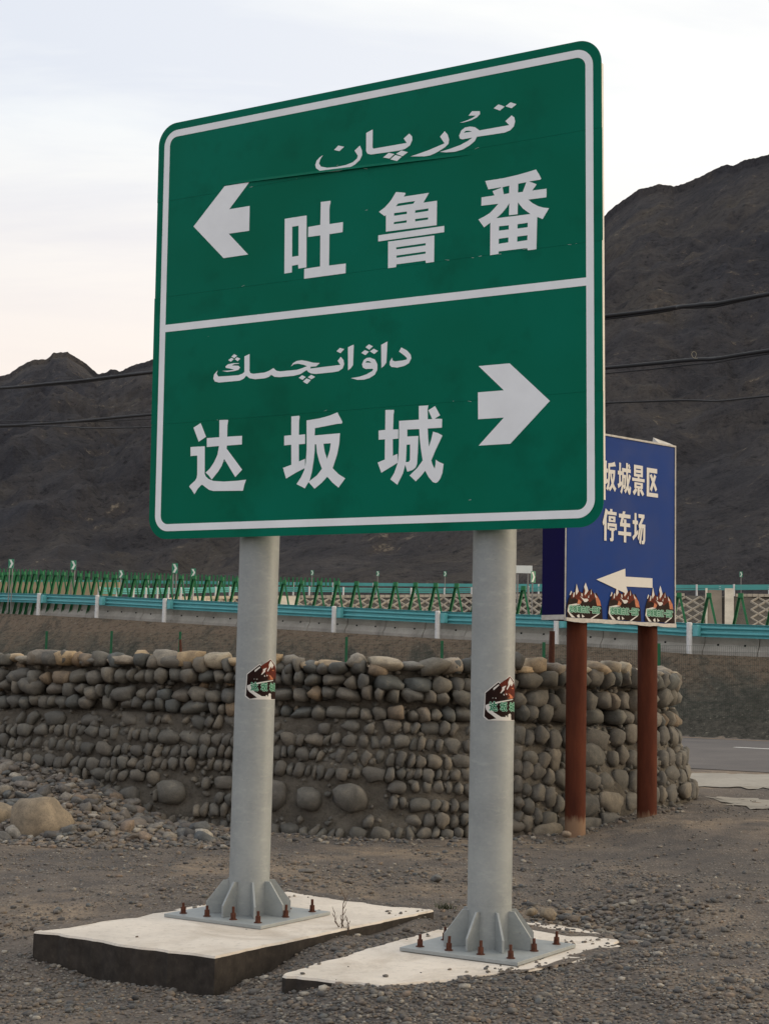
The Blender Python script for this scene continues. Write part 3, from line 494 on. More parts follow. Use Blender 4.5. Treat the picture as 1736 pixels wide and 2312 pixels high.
# ------------------------------------------------------------------ footings (coordinates in metres on the ground)
u_ = Vector((math.cos(-0.558), math.sin(-0.558))); v_ = Vector((-u_.y, u_.x))
m_pad = mat_concrete("footing_concrete", (0.72, 0.65, 0.57), (0.38, 0.31, 0.24), 0.75, 2.4, 0.82, 0.92)
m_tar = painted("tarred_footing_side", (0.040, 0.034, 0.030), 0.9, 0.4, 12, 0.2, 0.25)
def footing(name, poly, top, bot, label, wob):
    P = []
    for i in range(len(poly)):
        a, b = poly[i], poly[(i + 1) % len(poly)]; n_ = max(2, int((b - a).length / 0.035))
        for k in range(n_):
            c = a.lerp(b, k / n_); w = wob * (float(fbm(c.x * 6, c.y * 6, 4))) ; P.append((c.x + w, c.y + w * 0.8))
    me = poly_mesh([P]); bm = bmesh.new(); bm.from_mesh(me); bmesh.ops.remove_doubles(bm, verts=bm.verts, dist=1e-4)
    for v in bm.verts: v.co.z = top
    ed = [e for e in bm.edges if e.is_boundary]
    r1 = bmesh.ops.extrude_edge_only(bm, edges=ed); nv = [g_ for g_ in r1['geom'] if isinstance(g_, bmesh.types.BMVert)]
    cx = sum(p.x for p in poly) / len(poly); cy = sum(p.y for p in poly) / len(poly)
    for v in nv: d = Vector((v.co.x - cx, v.co.y - cy)).normalized(); v.co.z -= 0.012; v.co.x += d.x * 0.008; v.co.y += d.y * 0.008
    e2 = [g_ for g_ in r1['geom'] if isinstance(g_, bmesh.types.BMEdge) and all(v in nv for v in g_.verts)]
    r2 = bmesh.ops.extrude_edge_only(bm, edges=e2)
    for g_ in r2['geom']:
        if isinstance(g_, bmesh.types.BMVert): g_.co.z = bot
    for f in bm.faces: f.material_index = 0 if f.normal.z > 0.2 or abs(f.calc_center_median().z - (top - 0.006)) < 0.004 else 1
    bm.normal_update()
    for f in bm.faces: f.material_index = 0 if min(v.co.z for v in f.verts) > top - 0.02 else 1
    bmesh.ops.recalc_face_normals(bm, faces=bm.faces); bm.to_mesh(me); bm.free()
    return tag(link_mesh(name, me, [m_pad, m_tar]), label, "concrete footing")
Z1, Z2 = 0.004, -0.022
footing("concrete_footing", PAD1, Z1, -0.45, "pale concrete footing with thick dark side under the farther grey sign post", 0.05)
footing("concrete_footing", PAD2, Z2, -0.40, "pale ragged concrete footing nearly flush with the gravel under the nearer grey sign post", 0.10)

def soil(pts, z, wob): patch("soil", m_ground, pts, 0.0025, wob=wob * 1.6, zf=lambda x, y: z)
soil([(0.70, 9.90), (0.95, 9.66), (1.20, 9.50), (1.45, 9.42), (1.46, 9.56), (1.18, 9.66), (1.0, 9.80), (0.80, 9.98)], Z2, 0.022)
soil([(1.10, 8.80), (1.22, 8.98), (1.32, 9.10), (1.44, 9.16), (1.46, 9.02), (1.25, 8.76)], Z2, 0.022)
soil([(0.62, 8.20), (0.80, 8.36), (0.95, 8.50), (1.02, 8.66), (1.14, 8.72), (0.98, 8.48), (0.78, 8.28)], Z2, 0.018)
soil([(-0.50, 10.86), (-0.30, 10.62), (-0.10, 10.52), (0.10, 10.34), (0.34, 10.24), (0.30, 10.36), (-0.1, 10.66), (-0.44, 10.92)], Z1, 0.02)
soil([(-1.92, 9.12), (-1.70, 9.36), (-1.45, 9.66), (-1.2, 10.02), (-1.36, 10.0), (-1.66, 9.56), (-1.96, 9.16)], Z1, 0.02)
# ------------------------------------------------------------------ gravel
r = np.random.default_rng(3)
def gravel_points(n, y0, y1, xk, pw):
    y = y0 * (y1 / y0) ** (r.random(n) ** pw); x = (r.random(n) * 2 - 1) * xk * y; return x, y
for name, n, y0, y1, xk, smin, smax, keep in (("gravel", 46000, 6.3, 13.5, 0.29, 0.004, 0.010, 0.7), ("gravel", 26000, 6.3, 9.2, 0.29, 0.006, 0.016, 0.6), ("gravel", 5200, 6.4, 15, 0.30, 0.013, 0.030, 0.45), ("gravel", 9000, 11, 19, 0.29, 0.007, 0.016, 0.5)):
    x, y = gravel_points(n, y0, y1, xk, 1.0)
    dens = fbm(x * 0.9 + 4, y * 0.9, 3) + 0.5 + 0.25 * (1 - sst(y, 6.8, 8.2)) + 0.35 * np.exp(-((x - 0.33 - (y - 9.2) * 0.45) / 0.3) ** 2) * sst(y, 8.2, 9.2) + 0.35 * np.exp(-((x - 1.35) / 0.6) ** 2 - ((y - 10.4) / 0.8) ** 2) + 0.35 * np.exp(-((x + 1.6) / 0.8) ** 2 - ((y - 8.2) / 0.5) ** 2)
    k = r.random(n) < (0.12 + np.clip(dens - 0.25, 0, 1) * 1.3) * (keep + 0.35); k &= ~inside(PAD1, x, y) & ~inside(PAD2, x, y) & (y < wall_y(x) - 0.1) | ((x > 3.7) & (r.random(n) < 0.3) & ~inside(PAD2, x, y))
    x, y = x[k], y[k]; s_ = np.exp(r.uniform(np.log(smin), np.log(smax), len(x))); z = ground_z(x, y) + s_ * 0.25
    scatter(name, PEB, F1, np.stack([x, y, z], -1), s_, m_peb, r)
# stray pebbles blown on to the footings, thicker along their covered edges
x = r.uniform(-2, 1.6, 9000); y = r.uniform(7.8, 11, 9000); a1 = inside(PAD1, x, y); a2 = inside(PAD2, x, y)
d2 = edge_d(PAD2, x, y); d1 = edge_d(PAD1, x, y); pr_ = np.where(a2, np.where((x + y * 0.3 > 3.05) | (y > 9.5), 0.7 * np.exp(-d2 / 0.09), 0.0) + 0.008 + 0.8 * np.exp(-((y - (10.42 - 0.62 * x) + 0.07 * np.sin(x * 17)) / 0.075) ** 2) * (x > 0.72) + 0.5 * np.exp(-((x - 1.22) / .10) ** 2 - ((y - 9.15) / .16) ** 2), np.where(a1, 0.5 * np.exp(-d1 / 0.045) * (y > 10) + 0.002, 0))
k = r.random(len(x)) < pr_; x, y, a1 = x[k], y[k], a1[k]; s_ = np.exp(r.uniform(np.log(0.004), np.log(0.016), len(x)))
scatter("gravel", PEB, F1, np.stack([x, y, np.where(a1, Z1, Z2) + s_ * 0.3], -1), s_, m_peb, r)

# ------------------------------------------------------------------ dry stone wall
wp = np.array(WALL + [(3.50, 18.65), (3.54, 19.0), (3.44, 19.4)]); seg = np.hypot(*np.diff(wp, axis=0).T); ws = np.concatenate([[0], np.cumsum(seg)])
fine = np.linspace(0, ws[-1], 400); px = np.interp(fine, ws, wp[:, 0]); py = np.interp(fine, ws, wp[:, 1])
ker = np.ones(21) / 21
def smo(a): b = np.pad(a, 10, mode='reflect', reflect_type='odd'); return np.convolve(b, ker, 'valid')
px, py = smo(px), smo(py); tx, ty = np.gradient(px), np.gradient(py); tl = np.hypot(tx, ty); tx /= tl; ty /= tl; sarc = np.concatenate([[0], np.cumsum(np.hypot(np.diff(px), np.diff(py)))]); STOT = sarc[-1]
def wpt(s): return np.interp(s, sarc, px), np.interp(s, sarc, py)
def wtan(s): a, b = np.interp(s, sarc, tx), np.interp(s, sarc, ty); l = math.hypot(a, b); return a / l, b / l
SX1 = float(np.interp(1.05, px, sarc)); SX3 = float(np.interp(3.3, px, sarc))
def zjoint(s): return float(np.interp(s, [0, SX1 - 1.5, SX1, SX3, STOT], [1.06, 1.08, 1.05, 1.00, 0.98]))
def flare(s): return 0.15 + 0.14 * float(sst(s, STOT - 1.9, STOT - 0.6))
def batter(z, s=0): return flare(s) * max(0.0, 1.0 - z / 1.05) + (0.035 if z < zjoint(s) else 0.0)
wall = empty("stone_wall", (0.0, 15.6, -0.05), 0, "long rough wall of rounded river stones, lower half set in grey mortar", "wall")
inv_w = Matrix.Translation((0, -15.6, 0.05))
ns, nz = 400, 60; zs = np.linspace(-0.35, 1.60, nz); co = np.zeros((nz, ns, 3))
for j, z in enumerate(zs):
    for i in range(ns):
        o_ = flare(sarc[i]) * max(0, 1 - z / 1.05) + (0.03 if z < zjoint(sarc[i]) else -0.07)
        o_ += (0.05 if z < zjoint(sarc[i]) else 0.03) * float(fbm(sarc[i] * 3, z * 5 + 40, 4)) ; o_ += 0.02 * float(fbm(sarc[i] * 14, z * 16, 2))
        co[j, i] = (px[i] + ty[i] * o_, py[i] - tx[i] * o_, z)
core = quad_grid("mortar_core", co.reshape(-1, 3), ns, nz)
bm = bmesh.new(); bm.from_mesh(core); bm.verts.ensure_lookup_table()
top = [bm.verts[(nz - 1) * ns + i] for i in range(ns)]; back = []
for i in range(ns):
    w_ = 0.50 if i < ns * 0.88 else 0.50 * max(0.25, 1 - (i - ns * 0.88) / (ns * 0.14)); back.append(bm.verts.new((px[i] - ty[i] * w_, py[i] + tx[i] * w_, 1.60)))
bot = [bm.verts.new((v.co.x, v.co.y, -0.35)) for v in back]
for i in range(ns - 1): bm.faces.new((top[i], top[i + 1], back[i + 1], back[i])); bm.faces.new((back[i], back[i + 1], bot[i + 1], bot[i]))
bm.to_mesh(core); bm.free(); core.transform(inv_w); link_mesh("mortar_core", core, m_mortar, wall)
STN = []        # (x, y, z, w, d, h, roll, tangent, zone)
def place(s, z, w, h, dep, roll, zone, prot):
    x, y = wpt(s); a, b = wtan(s); o_ = batter(z, s) + prot
    STN.append((x + b * o_, y - a * o_, z, w / 2, dep / 2, h / 2, roll, math.atan2(b, a), zone))
rw = random.Random(11)
BIG = [(-0.98, 0.30, .34, .34), (-2.05, 0.27, .33, .28), (-0.62, 0.27, .27, .26), (-0.25, 0.29, .38, .33), (-1.3, 0.25, .26, .24), (-2.5, 0.22, .28, .24)]
BIGS = [(float(np.interp(x, px, sarc)), z, w, h) for x, z, w, h in BIG]
for s, z, w, h in BIGS: place(s, z, w, h, .24, rw.uniform(-.2, .2), 1, 0.02)
def clash(s, z, w, h): return any(abs(s - S_) < (w + W_) * 0.42 and abs(z - Z_) < (h + H_) * 0.42 for S_, Z_, W_, H_ in BIGS)
S0 = float(np.interp(-5.2, px, sarc))
# lower, mortared courses: small upright stones, coarser towards the right end
nrow = 8
for k in range(nrow + 1):
    s = S0 + rw.uniform(0, .1)
    while s < STOT - 0.05:
        coarse = float(sst(s, SX1 - 0.2, SX1 + 0.9)); zj = zjoint(s)
        rows_here = nrow - 3.0 * coarse
        if k >= rows_here: s += 0.2; continue
        step = (zj + 0.10) / rows_here; z = zj - step * (k + 0.55) + 0.018 * math.sin(s * 2.1 + k * 1.7) + rw.uniform(-.012, .012) * (1 + 2 * coarse)
        h = step * rw.uniform(0.92, 1.24); w = h * rw.choice([rw.uniform(0.42, 0.68), rw.uniform(0.48, 0.8), rw.uniform(0.5, 0.85), rw.uniform(0.9, 1.6)]) * (1 + 0.45 * coarse)
        if k == 0 and rw.random() < .3 and coarse < .3: s += w; continue
        if not clash(s, z, w, h) and rw.random() < 0.99: place(s + w / 2, z, w, h, 0.15, rw.uniform(0.0, .55) if w < h else rw.uniform(-.15, .3), 1, rw.uniform(-.012, .028) - 0.06 * float(sst(fbm(s * 1.3 + 3, z * 3.1, 3), .2, .5)))
        s += w * rw.uniform(0.86, 1.02) + 0.003
# upper, loose courses
for k in range(4):
    s = S0 + rw.uniform(0, .15)
    while s < STOT - 0.02:
        coarse = float(sst(s, SX1 - 1.0, SX1 + 0.9)); zj = zjoint(s); H = 1.60 - zj; rows_here = 3.5 - 0.6 * coarse; step = H / rows_here
        if k >= rows_here: s += 0.2; continue
        z = zj + step * (k + 0.5) + 0.03 * math.sin(s * 1.3 + k * 2.2) + rw.uniform(-.012, .012)
        h = step * rw.uniform(0.92, 1.28); w = h * rw.choice([rw.uniform(0.55, 0.9), rw.uniform(0.7, 1.1), rw.uniform(0.9, 1.4), rw.uniform(1.4, 2.0)])
        if rw.random() < .97: place(s + w / 2, z, w * 1.02, h, 0.26, rw.uniform(-.3, .3), 0, rw.uniform(-.02, .03))
        s += w * rw.uniform(0.86, 0.98)
s = S0
while s < STOT - 0.15:     # cap stones sitting on the top edge
    w = rw.uniform(0.16, 0.38); h = rw.choice([rw.uniform(0.08, 0.13), rw.uniform(0.14, 0.23)]); x, y = wpt(s + w / 2); z = 1.585 + h * 0.28
    place(s + w / 2, z, w * 1.04, h, 0.30, rw.uniform(-.16, .16), 2, -0.04 + rw.uniform(-.03, .03))
    if rw.random() < .6: place(s + w / 2 + rw.uniform(-.1, .1), 1.60 + rw.uniform(0, .03), w * .9, rw.uniform(.08, .14), 0.25, rw.uniform(-.2, .2), 2, -0.28)
    s += w * rw.uniform(0.88, 1.0)
# rubble packed into the gaps between courses
for k in range(1500):
    s = rw.uniform(S0, STOT - .05); z = rw.uniform(0.0, 1.58); up = z > zjoint(s); a = rw.uniform(.035, .085) * (1.25 if up else 1.0)
    if clash(s, z, a * 2, a * 2): continue
    place(s, z, a * rw.uniform(.7, 1.5), a, 0.12, rw.uniform(-.8, .8), 0 if up else 1, rw.uniform(-.085, -.045) if up else rw.uniform(-.035, -.012))
STN.sort(key=lambda t: -t[3] * t[5] * (1.0 if -4.6 < t[0] else 0.02))
SHM = []
for k in range(len(ROUND)): SHM.append(np_mesh("stone", ROUND[k], F2))
for k in range(9): SHM.append(np_mesh("stone", ANG[k], F2, smooth=(k % 3 == 0)))
ZM = [m_stone, m_low, m_cap]; base_me = {}
for z_ in range(3):
    for k, me in enumerate(SHM): c = me.copy(); c.materials.append(ZM[z_]); base_me[z_, k] = c
rest = {0: [], 1: [], 2: []}
for i, (x, y, z, a, b, c, roll, tan, zone) in enumerate(STN):
    Mx = Matrix.Translation((x, y - 15.6, z + 0.05)) @ Matrix.Rotation(tan, 4, 'Z') @ Matrix.Rotation(roll, 4, 'Y') @ Matrix.Rotation(rw.uniform(-.15, .15), 4, 'Z') @ Matrix.Diagonal((a, b, c, 1))
    k = rw.randrange(len(ROUND)) if rw.random() < (.62 if zone != 0 else .5) else len(ROUND) + rw.randrange(9)
    if i < 299:
        o = bpy.data.objects.new("stone", base_me[zone, k]); COL.objects.link(o); o.parent = wall; o.matrix_local = Mx
    else: rest[zone].append((Mx, k))
for zone, lst in rest.items():
    if not lst: continue
    VV = [np.array(v.co[:]) for v in []]; cs, rn = [], []
    src = [ROUND[k] if k < len(ROUND) else ANG[k - len(ROUND)] for _, k in lst]
    for (Mx, k), sh in zip(lst, src):
        Mn = np.array(Mx); cs.append(sh @ Mn[:3, :3].T + Mn[:3, 3]); rn.append(np.full(len(sh), rw.random()))
    nv = len(V2); fs = (F2[None] + (np.arange(len(lst)) * nv)[:, None, None]).reshape(-1, 3)
    o = link_mesh("small_stones", np_mesh("small_stones", np.concatenate(cs), fs, np.concatenate(rn)), ZM[zone], wall); o['kind'] = 'stuff'
print("wall stones", len(STN))

# ------------------------------------------------------------------ rubble heap and boulders
heap = empty("rubble_heap", (-3.0, 15.4, 0.0), 0, "heap of loose grey stones and gravel against the left foot of the stone wall", "rubble heap")
rr_ = np.random.default_rng(21)
peb_me = []
for k in range(10):
    me = np_mesh("stone", ANG[k] if k < 10 else ROUND[k], F2, smooth=False); me.materials.append(m_peb); peb_me.append(me)
n_ = 0
while n_ < 290:
    x = -1.5 - 3.1 * rr_.random() ** 0.8; wy = float(wall_y(x)); y = wy - 0.1 - rr_.random() ** 1.1 * 2.3
    if y < 14.2 + 0.35 * (x + 4.6) * 0 or (y < 14.9 - 0.25 * (x + 2) * -1): 
        if y < 14.3: continue
    s_ = math.exp(rr_.uniform(math.log(.035), math.log(.095))); z = float(ground_z(x, y)) + s_ * 0.3
    o = bpy.data.objects.new("stone", peb_me[rr_.integers(10)]); COL.objects.link(o); o.parent = heap; o.location = (x + 3.0, y - 15.4, z); o.rotation_euler = (rr_.normal(0, .35), rr_.normal(0, .35), rr_.uniform(0, 6.28)); o.scale = (s_ * rr_.uniform(.9, 1.4), s_ * rr_.uniform(.6, 1), s_ * rr_.uniform(.4, .75)); n_ += 1
n = 3200; x = -1.2 - 3.6 * rr_.random(n) ** 0.9; y = wall_y(x) - 0.05 - rr_.random(n) ** 0.9 * 2.6; s_ = np.exp(rr_.uniform(np.log(.014), np.log(.042), n)); k = y > 13.9
o = scatter("small_stones", ANG[:6], F2, np.stack([x + 3.0, y - 15.4, ground_z(x, y) + s_ * .3], -1)[k], s_[k], m_peb, rr_); o.parent = heap
# scattered bigger stones along the foot of the wall and on the bare ground
n = 700; x = rr_.uniform(-2, 3.4, n); y = wall_y(x) - 0.12 - rr_.random(n) ** 2 * 0.9; s_ = np.exp(rr_.uniform(np.log(.012), np.log(.035), n))
scatter("gravel", ANG[:6], F2, np.stack([x, y, ground_z(x, y) + s_ * .3], -1), s_, m_peb, rr_)
m_bould = mat_stone("boulder_rock", [(0.0, (0.33, 0.26, 0.18)), (0.5, (0.30, 0.24, 0.17)), (1.0, (0.34, 0.27, 0.19))], 6.0)
def rock(name, seed, loc, size, rz, label, cat="rock", mat=None, cuts=6, grp=None, tilt=0.0):
    sh = stone_shape(V3, seed, cuts, 0.72, 0.13); me = np_mesh(name, sh, F3); o = link_mesh(name, me, mat or m_peb, loc=loc, rot=(tilt, 0, rz), scale=size); return tag(o, label, cat, grp)
x = r.normal(1.52, .30, 900); y = r.normal(10.05, .38, 900); k = ~inside(PAD2, x, y) & ~inside(PAD1, x, y); x, y = x[k], y[k]; s_ = np.exp(r.uniform(np.log(.008), np.log(.034), len(x)))
scatter("gravel", ANG[:8], F2, np.stack([x, y, ground_z(x, y) + s_ * .35], -1), s_, m_peb, r)
x = r.normal(0.38, .16, 500); y = r.normal(9.55, .5, 500); x = x + (y - 9.4) * .5; k = ~inside(PAD2, x, y) & ~inside(PAD1, x, y); x, y = x[k], y[k]; s_ = np.exp(r.uniform(np.log(.008), np.log(.028), len(x)))
scatter("gravel", ANG[:8], F2, np.stack([x, y, ground_z(x, y) + s_ * .35], -1), s_, m_peb, r)
rock("boulder", 31, (-3.15, 14.60, 0.08), (0.32, 0.25, 0.25), 0.15, "big tan boulder with dark patches in front of the rubble heap", "boulder", m_bould, 7)
rock("boulder", 9, (-3.66, 15.0, 0.10), (0.24, 0.20, 0.165), 0.9, "smaller pale boulder at the left photo edge behind the big tan boulder", "boulder", m_bould, 5)
rock("rock", 14, (-1.72, 15.15, 0.02), (0.11, 0.08, 0.07), 0.3, "pale stone on the gravel between the big tan boulder and the farther grey post", "rock")
rock("rock", 15, (-2.32, 14.95, 0.04), (0.13, 0.10, 0.085), 0.9, "squarish grey stone just right of the big tan boulder", "rock")
rock("rock", 16, (1.12, 10.20, 0.0), (0.060, 0.05, 0.042), 0.3, "tan rock behind the nearer footing, larger of the pair of rocks", "rock", m_bould)
rock("rock", 18, (1.02, 10.34, -0.01), (0.045, 0.04, 0.028), 1.3, "small brown rock touching the left side of the tan rock behind the nearer footing", "rock", m_bould)
rock("rock", 19, (1.27, 10.08, -0.01), (0.05, 0.035, 0.024), 2.2, "flat grey rock just right of the tan rock behind the nearer footing", "rock")
rock("rock", 23, (0.46, 12.0, -0.02), (0.05, 0.04, 0.03), 2.2, "pale stone lying alone on the open gravel between the two grey posts", "rock")
rock("rock", 22, (-0.54, 12.35, -0.03), (0.075, 0.04, 0.02), 0.1, "flat pale stone lying alone beside the farther grey post", "rock")
rock("rock", 24, (1.86, 15.45, 0.0), (0.055, 0.045, 0.035), 0.4, "greenish stone on the ground by the nearer rusty brown post", "rock")

# ------------------------------------------------------------------ big green sign on two galvanised posts
def mat_galv():
    M = Mat("galvanised_steel", 0.55, 0.15, 0.4); v = M.co(); a = M.noise(v, 5, 6, 0.65); sp = M.vor(v, 70, out='Color')
    hs = M.n("ShaderNodeSeparateColor"); M.l(sp, hs.inputs[0])
    v2 = M.co(scale=(1, 1, 3.2)); mp = M.n("ShaderNodeMapping"); mp.inputs['Rotation'].default_value = (0.6, 0.5, 0); M.l(v2, mp.inputs[0]); b = M.noise(mp.outputs[0], 9, 5, 0.7)
    c = M.ramp(a, [(0.32, (0.26, 0.28, 0.285)), (0.68, (0.325, 0.345, 0.345))]); c = M.mix(M.math('MULTIPLY', hs.outputs[0], 0.14), c, (0.44, 0.455, 0.45))
    c = M.mix(M.ramp(b, [(0.54, 0.0), (0.72, 0.22)]), c, (0.55, 0.56, 0.54)); c = M.mix(M.ramp(M.noise(v, 14, 6, 0.8), [(0.27, 0.7), (0.36, 0.0)]), c, (0.18, 0.175, 0.16))
    M.color(c); M.rough(M.ramp(a, [(0.3, 0.42), (0.7, 0.62)])); M.bump(b, 0.002, 0.4); return M.m
m_galv = mat_galv(); m_rust = painted("rusty_bolt", (0.085, 0.030, 0.018), 0.85, 0.4, 60); m_alu = painted("aluminium_channel", (0.55, 0.54, 0.50), 0.45, 0.1, 9, metal=0.4)
B = Vector((-0.1673, 9.1901, 2.3524)); SU = Vector((math.cos(-0.5385), math.sin(-0.5385), -0.0044)); SV = Vector((-0.0121, -0.0026, 1.0))
SN = SU.cross(SV).normalized(); SN = -SN if SN.y > 0 else SN
SB = Matrix(((SU.x, SV.x, SN.x, 0), (SU.y, SV.y, SN.y, 0), (SU.z, SV.z, SN.z, 0), (0, 0, 0, 1)))        # sign-face coordinates (u, v, outwards) to world
C1 = Vector((-0.7909, 9.7949)); C2 = Vector((0.6456, 8.9379))
road_sign = empty("road_sign", (0.0, 9.37, 0.0), 0, "large green road sign with white border, two arrows and place names on two grey posts", "road sign")
RS = Matrix.Translation(-road_sign.location)
def sgn(me): me.transform(RS @ Matrix.Translation(B) @ SB); return me
def mat_film():
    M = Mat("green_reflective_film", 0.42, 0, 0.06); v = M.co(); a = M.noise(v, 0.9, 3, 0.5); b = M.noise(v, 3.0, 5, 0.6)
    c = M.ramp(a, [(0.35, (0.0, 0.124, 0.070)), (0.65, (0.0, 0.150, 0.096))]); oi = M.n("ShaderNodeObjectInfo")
    c = M.mix(M.ramp(b, [(0.52, 0.0), (0.7, 0.55)]), c, (0.0005, 0.082, 0.046)); c = M.mix(M.math('MULTIPLY', oi.outputs['Random'], 0.18), c, (0.004, 0.17, 0.125)); M.color(c)  # darker green blotches paint dull reflections into the film colour
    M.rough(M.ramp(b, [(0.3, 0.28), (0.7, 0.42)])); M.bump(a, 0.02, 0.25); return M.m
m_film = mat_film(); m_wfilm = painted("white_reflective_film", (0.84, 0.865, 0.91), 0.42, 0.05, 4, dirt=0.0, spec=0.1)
SW, SH = 3.182, 2.785
def rrect(x0, y0, x1, y1, r, n=14):
    P = []
    for cx, cy, a0 in ((x1 - r, y0 + r, -90), (x1 - r, y1 - r, 0), (x0 + r, y1 - r, 90), (x0 + r, y0 + r, 180)):
        for k in range(n + 1): t = math.radians(a0 + 90 * k / n); P.append((cx + r * math.cos(t), cy + r * math.sin(t)))
    return P
def clip_v(P, lo, hi):
    for s_, lim in ((1, lo), (-1, hi)):
        Q = []
        for i in range(len(P)):
            a, b = P[i], P[(i + 1) % len(P)]; ia, ib = s_ * (a[1] - lim) >= 0, s_ * (b[1] - lim) >= 0
            if ia: Q.append(a)
            if ia != ib: t = (lim - a[1]) / (b[1] - a[1]); Q.append((a[0] + (b[0] - a[0]) * t, lim))
        P = Q
    return P
outl = rrect(-SW / 2, 0, SW / 2, SH, 0.145)
CUTS = [0.0, 0.755, 1.605, 2.255, SH]
for k in range(4):
    P = clip_v(outl, CUTS[k] + (0.0006 if k else 0), CUTS[k + 1] - (0.0006 if k < 3 else 0)); me = poly_mesh([P], 0.003); me.transform(Matrix.Translation((0.002 if k == 2 else (-0.002 if k == 1 else 0), 0, -0.003)))
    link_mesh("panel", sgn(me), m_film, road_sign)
z0 = 0.0006
me = poly_mesh([rrect(-SW/2 + .051, .051, SW/2 - .051, SH - .051, .105), rrect(-SW/2 + .097, .097, SW/2 - .097, SH - .097, .058)], 0.0012); me.transform(Matrix.Translation((0, 0, z0))); link_mesh("border", sgn(me), m_wfilm, road_sign)
me = poly_mesh([[(-1.497, 1.368), (1.497, 1.357), (1.497, 1.4035), (-1.497, 1.417)]], 0.0010); me.transform(Matrix.Translation((0, 0, z0))); link_mesh("divider", sgn(me), m_wfilm, road_sign)
def loops(k): return [[tuple(float(c) / 1000 for c in t.split(',')) for t in q.split()] for q in GLYPHS[k]]
NM = dict(tu="chinese_character", lu="chinese_character", fan="chinese_character", da="chinese_character", ban="chinese_character", cheng="chinese_character", left_arrow="arrow", right_arrow="arrow", uy_a="uyghur_letters", uy_b="uyghur_letters", uy_c="uyghur_letters", uy_d="uyghur_letters")
for k, nm in NM.items():
    me = poly_mesh(loops(k), 0.0012); me.transform(Matrix.Translation((0, 0, z0))); link_mesh(nm, sgn(me), m_wfilm, road_sign)
# film lifted along a seam below the upper lettering
nu, nv_ = 60, 8; cs = []
for j in range(nv_):
    for i in range(nu):
        t = i / (nu - 1); s_ = j / (nv_ - 1); uu = -1.06 + 1.83 * t; vb = 2.298 - 0.075 * t; prof = (math.sin(math.pi * t) ** 0.8) * 0.013
        cs.append((uu, vb + 0.022 * s_, 0.0008 + prof * (1 - s_) ** 1.6))
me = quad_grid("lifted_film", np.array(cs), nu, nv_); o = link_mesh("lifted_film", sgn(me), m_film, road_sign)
# nicks and dirt in the film
rn_ = random.Random(77)
mbn = MB()
for k in range(26):
    u0 = rn_.uniform(-1.3, 1.5); v0 = rn_.choice([1.607, 1.607, 1.607, 2.257, 0.757, rn_.uniform(.15, 2.6)]) + rn_.uniform(-.006, .004); L_ = rn_.uniform(.004, .028); a = rn_.uniform(-.3, .3); q = Vector((math.cos(a), math.sin(a), 0)) * L_; w_ = Vector((0, rn_.uniform(.0012, .0035), 0)); p = Vector((u0, v0, .0009)); mbn.add([p, p + q, p + q + w_, p + w_ * .4], [(0, 1, 2, 3)])
me = mbn.mesh("film_nicks"); o = link_mesh("film_nicks", sgn(me), painted("bare_film_edge", (.45, .50, .48), .6), road_sign); o['kind'] = 'stuff'
